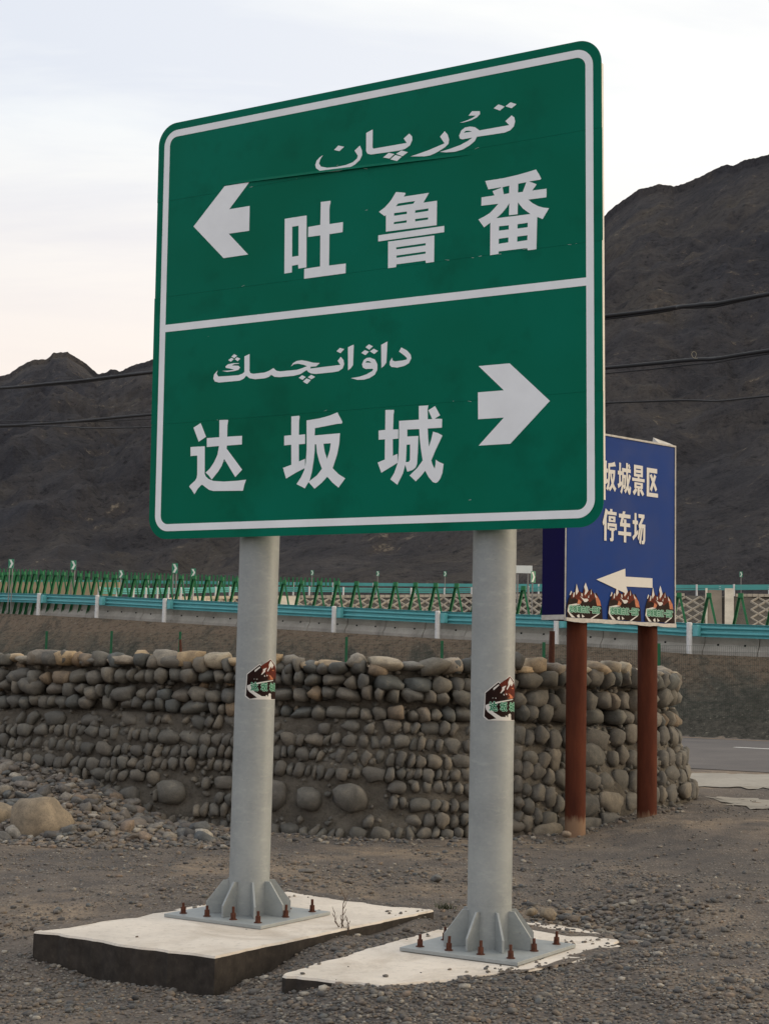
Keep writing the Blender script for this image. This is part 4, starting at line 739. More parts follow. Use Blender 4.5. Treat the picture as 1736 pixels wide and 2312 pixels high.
# backing sheet, edge channels and cross rails
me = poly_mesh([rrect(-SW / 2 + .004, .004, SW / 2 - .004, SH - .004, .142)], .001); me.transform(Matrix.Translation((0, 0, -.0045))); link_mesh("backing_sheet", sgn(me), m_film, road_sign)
def sbox(name, c, size, mat=m_alu, bevel=0):
    mb = MB(); mb.box(c, size); me = mb.mesh(name); return link_mesh(name, sgn(me), mat, road_sign)
for s_ in (-1, 1): sbox("edge_channel", (s_ * (SW / 2 - 0.013), SH / 2, -0.019), (0.022, SH - 0.30, 0.028))
for v in (0.30, 0.76, 1.30, 1.61, 2.1, 2.5): sbox("back_rail", (0, v, -0.030), (SW - 0.12, 0.05, 0.052))
def mk_post(c, ztop, zp, nm):
    cx, cy = c.x - road_sign.location.x, c.y - road_sign.location.y
    mb = MB(); mb.tube((cx, cy, zp), (cx, cy, ztop), 0.1265, 40); o = smooth_by_angle(mb.build("post", m_galv, road_sign)); post = o
    mb = MB(); mb.tube((cx, cy, ztop), (cx, cy, ztop + .012), 0.129, 40); mb.build("cap", m_galv, post)
    # weld seam ring and stiffeners
    mb = MB(); mb.tube((cx, cy, zp + .235), (cx, cy, zp + .240), 0.1276, 40, caps=True); mb.build("weld_seam", m_galv, post)
    Rz = Matrix.Rotation(-0.558, 3, 'Z')
    mb = MB(); mb.box((cx, cy, zp - 0.010), (0.7365, 0.7365, 0.020), Rz); plate = mb.build("base_plate", m_galv, road_sign, bevel=0.0025)
    for k in range(8):
        a = -0.558 + k * math.pi / 4; d = Vector((math.cos(a), math.sin(a), 0)); n_ = Vector((-d.y, d.x, 0)); t = 0.006
        prof = [(0.124, 0.001), (0.264, 0.001), (0.264, 0.070), (0.160, 0.202), (0.124, 0.202)]
        vs = [Vector((cx, cy, zp)) + d * r_ + Vector((0, 0, z_)) + n_ * s_ for s_ in (-t, t) for r_, z_ in prof]; n5 = 5
        fs = [tuple(range(n5))[::-1], tuple(range(n5, 10))] + [(i, (i + 1) % n5, n5 + (i + 1) % n5, n5 + i) for i in range(n5)]
        mb = MB(); mb.add(vs, fs); mb.build("gusset", m_galv, plate)
    rb = random.Random(int(cx * 100))
    spots = [(-.285, -.285), (-.10, -.285), (.10, -.285), (.285, -.285), (.285, 0), (.285, .285), (.10, .285), (-.10, .285), (-.285, .285), (-.285, 0)]
    for (a, b) in spots:
        p = Rz @ Vector((a, b, 0)) + Vector((cx, cy, zp)); tl_ = Vector((rb.uniform(-.04, .04), rb.uniform(-.04, .04), 1)); hh = rb.uniform(.062, .078)
        mb = MB(); mb.tube(p, p + tl_ * hh, 0.0085, 8); mb.tube(p, p + Vector((0, 0, .004)), 0.024, 12); mb.tube(p + Vector((0, 0, .004)), p + tl_ * .022, 0.0175, 6); mb.tube(p + tl_ * .0225, p + tl_ * .040, 0.0170, 6); mb.build("anchor_bolt", m_rust, plate)
    return post
p1 = mk_post(C1, 4.6, 0.026, "a"); p2 = mk_post(C2, 4.6, 0.002, "b")
for c in (C1, C2):      # clamps between rails and posts
    for v in (0.30, 1.30, 2.1):
        P = B + SV * v; n2 = Vector((SN.x, SN.y)); q = Vector((c.x, c.y, P.z)) - road_sign.location
        mb = MB(); mb.tube(q - Vector((0, 0, .025)), q + Vector((0, 0, .025)), 0.131, 32); mb.box(q + Vector((n2.x, n2.y, 0)) * 0.135, (0.10, 0.06, 0.05), Matrix.Rotation(-0.5385, 3, 'Z')); mb.build("clamp", m_galv, road_sign)

# ------------------------------------------------------------------ stickers
m_sbrown = painted("print_dark_brown", (0.016, 0.006, 0.005), 0.6, 0.3, 20, spec=0.1); m_sred = painted("print_red_brown", (0.105, 0.018, 0.010), 0.6, 0.5, 30, spec=0.1)
m_spale = painted("print_pale", (0.62, 0.60, 0.58), 0.5, 0.05, 20); m_smint = painted("print_mint", (0.38, 0.62, 0.50), 0.6, 0.1, 30, spec=0.1); m_sgreen = painted("print_green", (0.003, 0.12, 0.055), 0.6, 0.15, 30, spec=0.1); m_sor = painted("print_orange", (0.45, 0.13, 0.05), 0.5, 0.4, 25)
def refit(keys_or_me, x0, x1, y0, y1):
    return fit_rect(keys_or_me, x0, x1, y0, y1, 0, 0)
def grow(me, d):
    return me
def sticker(layers, wrap):
    """layers: list of (mesh in sticker metres, material, lift) -> one mesh, wrapped by wrap(x, y, lift)"""
    bm = bmesh.new(); mats = []
    for me, mat, lift in layers:
        b2 = bmesh.new(); b2.from_mesh(me)
        if not b2.verts: continue
        xs_ = [v.co.x for v in b2.verts]; x = math.floor(min(xs_) / 0.012) * 0.012
        while x < max(xs_): bmesh.ops.bisect_plane(b2, geom=b2.verts[:] + b2.edges[:] + b2.faces[:], plane_co=(x, 0, 0), plane_no=(1, 0, 0)); x += 0.012
        if mat not in mats: mats.append(mat)
        i = mats.index(mat); vm = [bm.verts.new(wrap(v.co.x, v.co.y, lift)) for v in b2.verts]; b2.verts.index_update()
        for f in b2.faces:
            try: nf = bm.faces.new([vm[v.index] for v in f.verts]); nf.material_index = i
            except ValueError: pass
        b2.free()
    me = bpy.data.meshes.new("sticker"); bm.to_mesh(me); bm.free()
    for mm in mats: me.materials.append(mm)
    return me
def PL(txt): return [[tuple(float(c) for c in t.split(',')) for t in q.split()] for q in txt.split('|')]
ART = [  # (material, lift, outline) in units of the sticker drawing, y downwards
 (m_spale, 0, "285,868 760,478 850,560 1165,270 1330,450 1480,700 1560,900 1560,1815 390,1815 240,1700 270,1250"),
 (m_sbrown, 1, "310,885 765,515 850,600 1170,300 1322,480 1460,700 1540,900 1540,1800 415,1790 280,1680 300,1260"),
 (m_sred, 2, "800,570 1170,310 1318,490 1450,700 1530,900 1530,1060 1290,1010 1130,1040 980,900 1010,790 820,840 880,700"),
 (m_sor, 3, "1110,880 1180,900 1300,1020 1280,1065 1070,1050 1200,1030|1230,700 1300,690 1310,740 1250,730"),
 (m_spale, 3, "585,790 580,720 765,580 792,600 785,625 600,785|830,880 900,760 895,680 1030,620 1030,645 980,720 985,765 860,885|1060,720 1120,600 1110,500 1175,345 1300,520 1240,640 1215,625 1212,560 1175,600 1080,765 1065,760"),
 (m_spale, 3, "310,1360 320,1300 440,1250 760,1170 1290,1075 1290,1105 900,1190 520,1290 600,1530 880,1690 1010,1690 1230,1700 1240,1800 980,1812 430,1800 700,1745 560,1640 400,1530 340,1450"),
 (m_spale, 4, "960,890 990,960 940,950|1050,870 1080,930 1030,940|560,1040 600,1050 560,1070|640,1050 700,1040 690,1075|1130,1600 1190,1570 1230,1620 1220,1720 1120,1720|1030,1650 1080,1640 1090,1690 1040,1700"),
]
def pole_sticker(c, xc_rad, xpx_c, ztop, zbot, y0u, y1u, sc_u, xr0, label):
    """drawing units -> arc length round the post and height"""
    Rp = 0.1265; k = (ztop - zbot) / (y1u - y0u); view = math.atan2(-c.y, -c.x)
    def ang(xu): q = (xu - xpx_c) / sc_u; return math.asin(max(-1, min(1, q))) if q < 0.93 else 1.1948 + (q - 0.93) * 1.6
    arc = lambda xu: ang(xu) * Rp; hgt = lambda yu: ztop - (yu - y0u) * k
    lay = []
    for mat, lift, txt in ART:
        for lp in PL(txt):
            P = []
            for i in range(len(lp)):
                a, b = lp[i], lp[(i + 1) % len(lp)]
                for s_ in range(6): x = a[0] + (b[0] - a[0]) * s_ / 6; y = a[1] + (b[1] - a[1]) * s_ / 6; P.append((arc(x), hgt(y)))
            lay.append((poly_mesh([P]), mat, lift))
    for key, x0, x1, ya, yb in (("da", 450, 745, 1175, 1495), ("ban", 835, 1085, 1185, 1500), ("cheng", 1165, 1400, 1190, 1505)):
        for d, mat, lift in ((15, m_smint, 5), (0, m_sgreen, 6)):
            for ox, oy in (((-d, 0), (d, 0), (0, -d), (0, d)) if d else ((0, 0),)):
                me = refit(poly_mesh(loops(key)), arc(x0 + ox), arc(x1 + ox), hgt(yb + oy), hgt(ya + oy)); lay.append((me, mat, lift + (0.2 if ox > 0 else 0.4 if oy > 0 else 0.6 if oy < 0 else 0)))
    def wrap(x, y, lift): t = view + x / Rp; rr = Rp + 0.0008 + lift * 0.00015; return (c.x + math.cos(t) * rr, c.y + math.sin(t) * rr, y)
    return tag(link_mesh("sticker", sticker(lay, wrap)), label, "sticker")
pole_sticker(C1, 0, 623, 1.597, 1.346, 300, 1810, 772, 0, "mountain scenery sticker with green characters on the farther grey sign post")
pole_sticker(C2, 0, 560, 1.522, 1.271, 300, 1810, 800, 0, "mountain scenery sticker with green characters on the nearer grey sign post")
# ------------------------------------------------------------------ blue box sign on two rusty posts
m_blue = painted("blue_vinyl", (0.011, 0.044, 0.205), 0.5, 0.10, 2.0, spec=0.06); m_navy = painted("navy_side_sheet", (0.008, 0.006, 0.055), 0.5, 0.1, 3, spec=0.05)
m_trim = painted("weathered_trim", (0.52, 0.49, 0.45), 0.6, 0.2, 10, dirt=0.4); m_cream = painted("cream_vinyl_letters", (0.66, 0.635, 0.60), 0.5, 0.05, 5)
def mat_rustpost():
    M = Mat("rust_brown_pipe", 0.8, 0, 0.12); v = M.co(); z = M.n("ShaderNodeSeparateXYZ"); M.l(M.co(), z.inputs[0])
    a = M.noise(M.co(scale=(1, 1, .2)), 9, 6, 0.7); c = M.ramp(a, [(0.3, (0.062, 0.018, 0.011)), (0.7, (0.118, 0.034, 0.018))])
    drip = M.noise(M.co(scale=(1, 1, .1)), 26, 4, 0.7); f = M.math('SUBTRACT', M.math('ADD', 0.42, M.math('MULTIPLY', drip, 0.55)), M.math('MULTIPLY', z.outputs[2], 2.2))
    c = M.mix(M.ramp(f, [(0.36, 0.0), (0.52, 0.75)]), c, (0.30, 0.20, 0.13)); M.color(c); M.bump(a, 0.002); return M.m
m_rpost = mat_rustpost()
BA = 0.68892; BP = Vector((1.848157, 15.6, 2.11698)); BD = Vector((math.cos(BA), math.sin(BA), 0)); BN = Vector((math.sin(BA), -math.cos(BA), 0)); BW, BH, BT = 1.708, 1.975, 0.34
bs = empty("parking_sign", (2.4, 16.2, 0.0), 0, "blue box sign with white characters and a white left arrow on two rusty brown posts", "direction sign")
SBB = Matrix(((BD.x, 0, BN.x, 0), (BD.y, 0, BN.y, 0), (0, 1, 0, 0), (0, 0, 0, 1)))
def bsx(me): me.transform(Matrix.Translation(-bs.location) @ Matrix.Translation(BP) @ SBB); return me
mb = MB(); mb.box((BW / 2, BH / 2, -BT / 2), (BW - .012, BH - .012, BT - .008)); link_mesh("box_body", bsx(mb.mesh("box_body")), m_navy, bs)
# front face a little rippled
nu, nv_ = 50, 56; cs = []
for j in range(nv_):
    for i in range(nu):
        uu = .014 + (BW - .028) * i / (nu - 1); vv = .022 + (BH - .044) * j / (nv_ - 1); e_ = min(1, 8 * min(i, nu - 1 - i) / nu) * min(1, 8 * min(j, nv_ - 1 - j) / nv_); cs.append((uu, vv, 0.001 + 0.007 * e_ * (float(fbm(uu * 2.5, vv * 1.3, 2)) + .45)))
FACE = np.array(cs).reshape(nv_, nu, 3); link_mesh("front_face", bsx(quad_grid("front_face", np.array(cs), nu, nv_)), m_blue, bs)
for nm, c, sz in (("frame_edge", (BW / 2, BH - .010, -.004), (BW, .020, .030)), ("frame_edge", (BW - .007, BH / 2, -.004), (.015, BH - .044, .028)), ("frame_edge", (BW / 2, .009, -.003), (BW, .026, .034)), ("frame_edge", (.005, BH / 2, -.006), (.008, BH - .044, .012))):
    mb = MB(); mb.box(c, sz); link_mesh(nm, bsx(mb.mesh(nm)), m_trim, bs)
mb = MB(); mb.box((-.002, .030, -BT / 2), (.006, .05, BT - .02)); link_mesh("frame_edge", bsx(mb.mesh("frame_edge")), m_trim, bs)
mb = MB(); mb.add([(BW - .26, BH + .0, -.01), (BW + .004, BH - .01, .012), (BW - .25, BH + .075, -.10), (BW - .02, BH + .03, -.06), (BW - .27, BH + .01, -.10)], [(0, 1, 3, 2), (0, 2, 4)]); o = link_mesh("bent_flap", bsx(mb.mesh("bent_flap")), m_trim, bs)
md = o.modifiers.new("s", 'SOLIDIFY'); md.thickness = 0.003
# torn vinyl along the lower edge
mb = MB(); P = []
for i in range(41): uu = BW * i / 40; P.append((uu, 0.026 + 0.010 * float(fbm(uu * 6, 2.2, 3)), .0175)); P.append((uu, -0.012 + 0.022 * float(fbm(uu * 5, 8.2, 3)), .0185))
mb.add(P, [(2 * i, 2 * i + 1, 2 * i + 3, 2 * i + 2) for i in range(40)]); o = link_mesh("torn_edge", bsx(mb.mesh("torn_edge")), m_trim, bs); md = o.modifiers.new("s", 'SOLIDIFY'); md.thickness = 0.002
def lift(me, z): 
    bm = bmesh.new(); bm.from_mesh(me); bmesh.ops.triangulate(bm, faces=bm.faces)
    r_ = bmesh.ops.extrude_face_region(bm, geom=bm.faces[:]); 
    for v in [g_ for g_ in r_['geom'] if isinstance(g_, bmesh.types.BMVert)]: v.co.z += 0.0012
    for v in bm.verts: v.co.z += z
    bm.to_mesh(me); bm.free(); return me
LZ = 0.0105
for key, x0, x1, y0, y1 in (("da", 0.325, 0.520, 1.373, 1.692), ("ban", 0.540, 0.741, 1.373, 1.692), ("cheng", 0.762, 0.973, 1.361, 1.699)):
    me = fit_rect(poly_mesh(loops(key)), x0, x1, y0, y1, 0, 0); link_mesh("chinese_character", bsx(lift(me, LZ)), m_cream, bs)
R4 = lambda a, b, c, d: [(a, b), (c, b), (c, d), (a, d)]
STROKES = {"景": [[R4(14, 62, 86, 100), R4(30, 84.5, 70, 88.5), R4(30, 71, 70, 75)], [R4(44, 56, 58, 63)], [R4(0, 46.5, 100, 57)], [R4(18, 24, 86, 43), R4(35, 32, 68, 36)], [R4(43, 0, 60, 25)], [[(28, 25), (42, 18), (18, 0), (4, 10)]], [[(60, 18), (74, 25), (97, 8), (84, 0)]]],
 "区": [[[(0, 100), (92, 100), (92, 84), (22, 84), (22, 14), (100, 14), (100, 0), (0, 0)]], [[(26, 74), (42, 80), (92, 28), (78, 20)]], [[(66, 80), (84, 74), (44, 18), (28, 26)]]],
 "停": [[[(20, 100), (36, 95), (28, 70), (28, 0), (12, 0), (12, 52), (4, 46), (0, 56), (12, 80)]], [R4(52, 91, 68, 100)], [R4(34, 82, 98, 92)], [R4(42, 60, 90, 78), R4(58, 66, 74, 71)], [[(34, 36), (34, 56), (100, 56), (100, 36), (88, 36), (88, 46), (46, 46), (46, 36)]], [R4(48, 33, 86, 42)], [[(62, 34), (78, 34), (78, 4), (70, 0), (54, 0), (52, 9), (62, 11)]]],
 "车": [[R4(4, 78, 94, 90)], [[(36, 99), (55, 99), (33, 60), (14, 60)]], [R4(14, 50, 92, 62)], [R4(44, 0, 62, 74)], [R4(0, 22, 100, 34)]],
 "场": [[R4(16, 22, 31, 98)], [R4(2, 62, 42, 74)], [[(0, 20), (6, 9), (44, 32), (44, 45)]], [R4(46, 84, 92, 96)], [[(72, 86), (91, 86), (64, 58), (46, 58)]], [[(48, 52), (48, 64), (99, 64), (98, 12), (90, 0), (72, 0), (72, 10), (83, 12), (84, 52)]], [[(54, 54), (66, 54), (50, 10), (40, 18)]], [[(69, 54), (80, 54), (64, -2), (52, 4)]]]}
def glyph_noto(ch, x0, x1, y0, y1, off=0):
    bm = bmesh.new()
    for i, st_ in enumerate(STROKES[ch]):
        me = poly_mesh([[(x0 + a / 100 * (x1 - x0), y0 + b / 100 * (y1 - y0)) for a, b in lp] for lp in st_]); me.transform(Matrix.Translation((0, 0, i * .00012))); bm.from_mesh(me)
    me = bpy.data.meshes.new("g"); bm.to_mesh(me); bm.free(); return me
for ch, x0, x1, y0, y1 in (("景", .991, 1.188, 1.367, 1.694), ("区", 1.224, 1.407, 1.374, 1.684), ("停", .535, .752, .849, 1.187), ("车", .776, .977, .852, 1.183), ("场", .998, 1.205, .854, 1.184)):
    me = glyph_noto(ch, x0, x1, y0, y1); print("glyph", ch, len(me.vertices)); link_mesh("chinese_character", bsx(lift(me, LZ)), m_cream, bs)
me = poly_mesh([[(0.447, 0.436), (0.889, 0.576), (0.893, 0.492), (1.322, 0.499), (1.323, 0.397), (0.904, 0.389), (0.905, 0.314)]]); link_mesh("arrow", bsx(lift(me, LZ)), m_cream, bs)
DOME = [(m_sbrown, 0, "0,480 0,330 20,240 60,130 90,180 122,20 160,120 205,150 243,5 280,110 320,75 355,140 395,130 440,220 470,330 480,480"),
 (m_sred, 1, "60,150 90,190 122,40 160,130 210,150 243,20 280,120 320,90 350,150 370,130 380,200 300,260 250,230 180,260 100,220 50,230"),
 (m_sor, 2, "370,150 400,170 440,230 455,300 400,300 385,230|150,230 190,260 180,290 130,300|260,140 240,190 230,150"),
 (m_spale, 3, "122,25 110,140 118,180 150,130|243,0 222,60 240,110 228,170 255,150 280,110 265,60|50,125 28,185 45,180 62,140|85,140 75,210 90,205 100,150|320,80 312,160 325,150|362,125 375,185 400,200|185,150 190,190 205,190 200,150|290,160 275,200 290,205|170,190 220,220 270,215 285,235 260,260 230,265 200,225"),
 (m_spale, 2, "20,315 120,290 180,300 60,325 35,360 40,420 110,480 60,480 5,400|310,480 400,420 430,400 430,415 340,480|130,450 160,430 170,475 140,475|195,430 235,460 200,475"),
]
for (x0, x1, y0, y1, lb) in ((.017, .548, .030, .396, "leftmost of the three scenery stickers, over the left post of the blue sign"), (.628, 1.146, .032, .423, "middle of the three scenery stickers, touching the arrow on the blue sign"), (1.206, 1.690, .034, .428, "rightmost of the three scenery stickers on the blue sign's lower corner")):
    lay = []
    fx_ = lambda q: x0 + q / 480 * (x1 - x0); fy_ = lambda q: y1 - q / 480 * (y1 - y0)
    for mat, lf, txt in DOME:
        for lp in PL(txt): lay.append((poly_mesh([[(fx_(a), fy_(b)) for a, b in lp]]), mat, lf))
    for d, mat, lf in ((7, m_smint, 4), (0, m_sgreen, 5)):
        cx = 28
        for ch in "达坂城古镇一日游":
            w_ = 50 if ch != "一" else 34
            if ch in "达坂城": me = poly_mesh(loops({"达": "da", "坂": "ban", "城": "cheng"}[ch]))
            else: me = text_mesh(ch, 0.02)
            ya, yb = (318, 408) if ch != "一" else (352, 366)
            for k_, (ox, oy) in enumerate(((-d, 0), (d, 0), (0, -d), (0, d)) if d else ((0, 0),)):
                m2 = me.copy(); fit_rect(m2, fx_(cx + ox), fx_(cx + w_ + ox), fy_(yb + oy), fy_(ya + oy), 0, 0); lay.append((m2, mat, lf + k_ * .2))
            cx += w_ + 5
    me = sticker(lay, lambda x, y, lf: (x, y, 0.0105 + lf * 0.0003)); tag(link_mesh("sticker", bsx(me), None, loc=bs.location.copy()), lb, "sticker")
for (X, Y, z) in ((2.01, 15.93, -.10), (2.86, 16.63, .02)):
    mb = MB(); mb.tube((X - bs.location.x, Y - bs.location.y, z - .25), (X - bs.location.x, Y - bs.location.y, 3.4), 0.1055, 28); smooth_by_angle(mb.build("post", m_rpost, bs))

# ------------------------------------------------------------------ mesh fence below the highway
m_fgreen = painted("fence_green", (0.012, 0.105, 0.045), 0.5, 0.2, 8)
FEN = [(12.1,31.4,2.41),(10.9,33.0,2.43),(9.25,34.9,2.45),(6.81,38.0,2.48),(4.26,40.6,2.51),(1.68,43.0,2.55),(-1.03,45.4,2.66),(-3.71,47.6,2.74),(-6.49,49.8,2.82),(-9.08,52.0,2.85),(-11.74,54.2,2.85),(-14.64,56.6,2.88)]
fen = empty("mesh_fence", (0, 44, 0.3), 0, "thin green wire mesh fence on posts along the foot of the embankment", "fence")
for (x, y, z) in FEN[1:]:
    mb = MB(); gz_ = float(ground_z(x, y)); mb.box((x, y - 44, (z + gz_ - .2) / 2 - .3), (.075, .075, z - gz_ + .2)); post = mb.build("post", m_fgreen, fen)
mb = MB()
for a, b in zip(FEN[1:-1], FEN[2:]):
    a, b = Vector(a), Vector(b); n_ = int((b - a).length / .06); w_ = .002
    a.z -= .05; b.z -= .05
    for k in range(n_):
        p = a.lerp(b, k / n_); g0 = max(float(ground_z(p.x, p.y)), p.z - 1.75); mb.add([(p.x - w_, p.y - 44, g0 - .3), (p.x + w_, p.y - 44, g0 - .3), (p.x + w_, p.y - 44, p.z - .3), (p.x - w_, p.y - 44, p.z - .3)], [(0, 1, 2, 3)])
    for k in range(12):
        dz = -.15 * k; mb.add([(a.x, a.y - 44, a.z - .3 + dz - w_), (b.x, b.y - 44, b.z - .3 + dz - w_), (b.x, b.y - 44, b.z - .3 + dz + w_), (a.x, a.y - 44, a.z - .3 + dz + w_)], [(0, 1, 2, 3)])
me = bpy.data.meshes.new("wire_mesh"); me.from_pydata(mb.v, [], mb.f); o = link_mesh("wire_mesh", me, painted("wire_grey_green", (0.03, 0.055, 0.04), 0.6), fen); o['kind'] = 'stuff'

# ------------------------------------------------------------------ highway edge: thrie beam, white posts, concrete barrier
m_teal = painted("teal_rail_paint", (0.12, 0.42, 0.45), 0.42, 0.10, 3, spec=0.6, dirt=0.10, streak=False); m_pwhite = painted("white_post_paint", (0.66, 0.66, 0.66), 0.5, 0.08, 6, dirt=0.25)
m_barr = mat_concrete("barrier_concrete", (0.36, 0.335, 0.30), (0.12, 0.11, 0.10), 0.6, 1.5); m_black = painted("hole_black", (0.012, 0.012, 0.012), 0.9, 0, 5)
gr = empty("guardrail", (0, 48, 2.7), 0, "teal three-wave guardrail on white round posts along the raised highway edge", "guardrail")
GO = Vector((0, 48, 2.7)); GP = [Vector(g_) for g_ in GUARD]
def gdir(i): return (GP[min(i + 1, len(GP) - 1)] - GP[max(i - 1, 0)]).normalized()
prof = [(0.00, 0.0), (0.035, 0.02), (0.085, 0.04), (0.085, 0.075), (0.02, 0.115), (0.0, 0.13), (0.0, 0.165), (0.02, 0.185), (0.085, 0.22), (0.085, 0.275), (0.02, 0.31), (0.0, 0.33), (0.0, 0.365), (0.02, 0.38), (0.085, 0.42), (0.085, 0.455), (0.035, 0.475), (0.0, 0.495)]
for i, g_ in enumerate(GP):
    q = g_ - GO; ztop = .825
    mb = MB(); mb.tube(q - Vector((0, 0, .5)), q + Vector((0, 0, ztop - .02)), .078, 20); mb.tube(q + Vector((0, 0, ztop - .02)), q + Vector((0, 0, ztop)), .078, 20, r2=.055); post = smooth_by_angle(mb.build("post", m_pwhite, gr))
    d = gdir(i); d = Vector((d.x, d.y, 0)).normalized(); d = -d if d.x < 0 else d; n_ = Vector((-d.y, d.x, 0)); Mz = Matrix((d, n_, Vector((0, 0, 1)))).transposed()
    mb = MB(); mb.box(q + d * .16 + n_ * .11 + Vector((0, 0, .61)), (.15, .17, .30), Mz); mb.build("bracket", m_teal, gr)
for i in range(len(GP) - 1):
    a, b = GP[i], GP[i + 1]; d = (b - a).normalized(); h_ = Vector((d.x, d.y, 0)).normalized(); n_ = Vector((-h_.y, h_.x, 0)); n_ = n_ if n_.y > 0 else -n_
    vs = []
    for p in (a, b):
        for o_, z_ in prof: vs.append(p - GO + n_ * (0.21 + 0.085 - o_ if False else 0.20 + o_) + Vector((0, 0, 0.455 + z_ * .72)))
    k = len(prof); fs = [(j, j + 1, k + j + 1, k + j) for j in range(k - 1)]
    mb = MB(); mb.add(vs, fs); o = mb.build("beam", m_teal, gr); md = o.modifiers.new("s", 'SOLIDIFY'); md.thickness = .006
br = empty("concrete_barrier", (0, 48.5, 2.7), 0, "low grey concrete barrier blocks standing behind the teal guardrail", "barrier")
cum = [0.0]
for a, b in zip(GP[:-1], GP[1:]): cum.append(cum[-1] + (b - a).length)
def gat(s):
    for i in range(len(GP) - 1):
        if s <= cum[i + 1] or i == len(GP) - 2: t = (s - cum[i]) / (cum[i + 1] - cum[i]); return GP[i].lerp(GP[i + 1], t)
s = 0.0; BO = Vector((0, 48.5, 2.7)); bprof = [(0.0, -0.15), (0.03, 0.10), (0.16, 0.28), (0.20, 0.70), (0.42, 0.70), (0.60, -0.15)]
while s + 1.6 < cum[-1]:
    a, b = gat(s + .012), gat(s + 1.588); d = (b - a); h_ = Vector((d.x, d.y, 0)).normalized(); n_ = Vector((-h_.y, h_.x, 0)); n_ = n_ if n_.y > 0 else -n_
    jit = rw.uniform(-.012, .012); vs = []
    for p in (a, b):
        for o_, z_ in bprof: vs.append(p - BO + n_ * (.36 + o_ + jit) + Vector((0, 0, z_ - .02 + jit)))
    k = len(bprof); fs = [(j, (j + 1) % k, k + (j + 1) % k, k + j) for j in range(k)] + [tuple(range(k))[::-1], tuple(range(k, 2 * k))]
    mb = MB(); mb.add(vs, fs); seg_ = mb.build("barrier_block", m_barr, br)
    for t in (.25, .75):
        p = a.lerp(b, t) - BO + n_ * (.36 + .166 + jit) + Vector((0, 0, .25 + jit)); mb = MB(); mb.tube(p - n_ * .03, p + n_ * .03, .030, 8); mb.build("lifting_hole", m_black, seg_)  # solid black plugs paint in the shade inside each hole
    s += 1.6
# kerb lip at the crest
vs, fs = [], []
for p in GP:
    vs += [(p.x, p.y - .22, p.z - .085), (p.x + .1, p.y + .62, p.z - .03)]


# green A-shaped frames behind the rail
LAM = [(10.67,42.0,3.97),(9.83,42.3,3.98),(9.0,42.5,3.98),(8.25,42.89,3.99),(7.57,43.46,4.04),(6.89,44.01,4.09),(6.21,44.54,4.14),(5.54,45.06,4.18),(4.87,45.58,4.23),(4.21,46.12,4.28),(3.56,46.65,4.32),(2.92,47.15,4.37),(2.28,47.64,4.41),(1.65,48.12,4.44),(1.03,48.65,4.47),(0.4,49.17,4.5),(-0.23,49.68,4.53),(-0.86,50.18,4.56),(-1.49,50.67,4.59),(-2.11,51.16,4.61),(-2.73,51.64,4.64),(-3.34,52.11,4.67),(-3.94,52.56,4.71),(-4.52,52.99,4.75),(-5.09,53.43,4.79),(-5.64,53.87,4.83),(-6.18,54.28,4.87),(-6.7,54.68,4.91),(-7.21,55.06,4.93),(-7.7,55.43,4.94),(-8.17,55.81,4.96),(-8.64,56.19,4.98),(-9.1,56.56,4.99),(-9.53,56.91,5.01),(-9.96,57.25,5.04),(-10.37,57.57,5.07),(-10.77,57.89,5.1),(-11.18,58.28,5.13),(-11.57,58.65,5.16),(-11.95,59.01,5.2),(-12.32,59.36,5.23),(-12.68,59.69,5.25),(-13.03,60.01,5.28),(-13.37,60.32,5.31),(-13.7,60.62,5.33),(-14.0,60.95,5.33),(-14.3,61.25,5.34),(-14.6,61.55,5.35),(-14.9,61.85,5.35),(-15.2,62.15,5.36),(-15.5,62.45,5.36)]
m_agreen = painted("frame_green", (0.022, 0.165, 0.065), 0.5, 0.25, 6, dirt=0.1)
def frame_proto():
    root = empty("steel_frame", (0, 0, 0), 0, "green A-shaped steel frame in the row standing behind the teal guardrail", "steel frame", "green A-shaped frames behind the guardrail")
    H = 1.80
    for s_ in (-1, 1):
        a = Vector((s_ * .40, 0, 0)); b = Vector((s_ * .02, 0, H)); z = (b - a).normalized()
        mb = MB()
        if s_ > 0: # flat bar, broad face outwards
            mb.bar(a, b, .062, .012, (1, 0, 0))
        else:      # channel open to the road below, shaped so this leg falls into shade
            mb.bar(a + Vector((0, .05, 0)), b + Vector((0, .05, 0)), .075, .006, (1, 0, 0)); x = Vector((1, 0, 0)); x = (x - z * x.dot(z)).normalized()
            for t in (-1, 1): mb.bar(a + x * t * .035 + Vector((0, .005, 0)), b + x * t * .035 + Vector((0, .005, 0)), .006, .10, (1, 0, 0))
        mb.build("leg", m_agreen, root)
    mb = MB(); mb.box((0, .01, H), (.13, .10, .13)); mb.build("head_plate", m_agreen, root)
    return root
proto = frame_proto()
for i, (x, y, z) in enumerate(LAM):
    o = proto if i == 0 else copy_tree(proto); o.location = (x, y, z - 1.83); o.rotation_euler = (0, 0, -0.35 + rw.uniform(-.06, .06)); o.scale = (1, 1, 1)

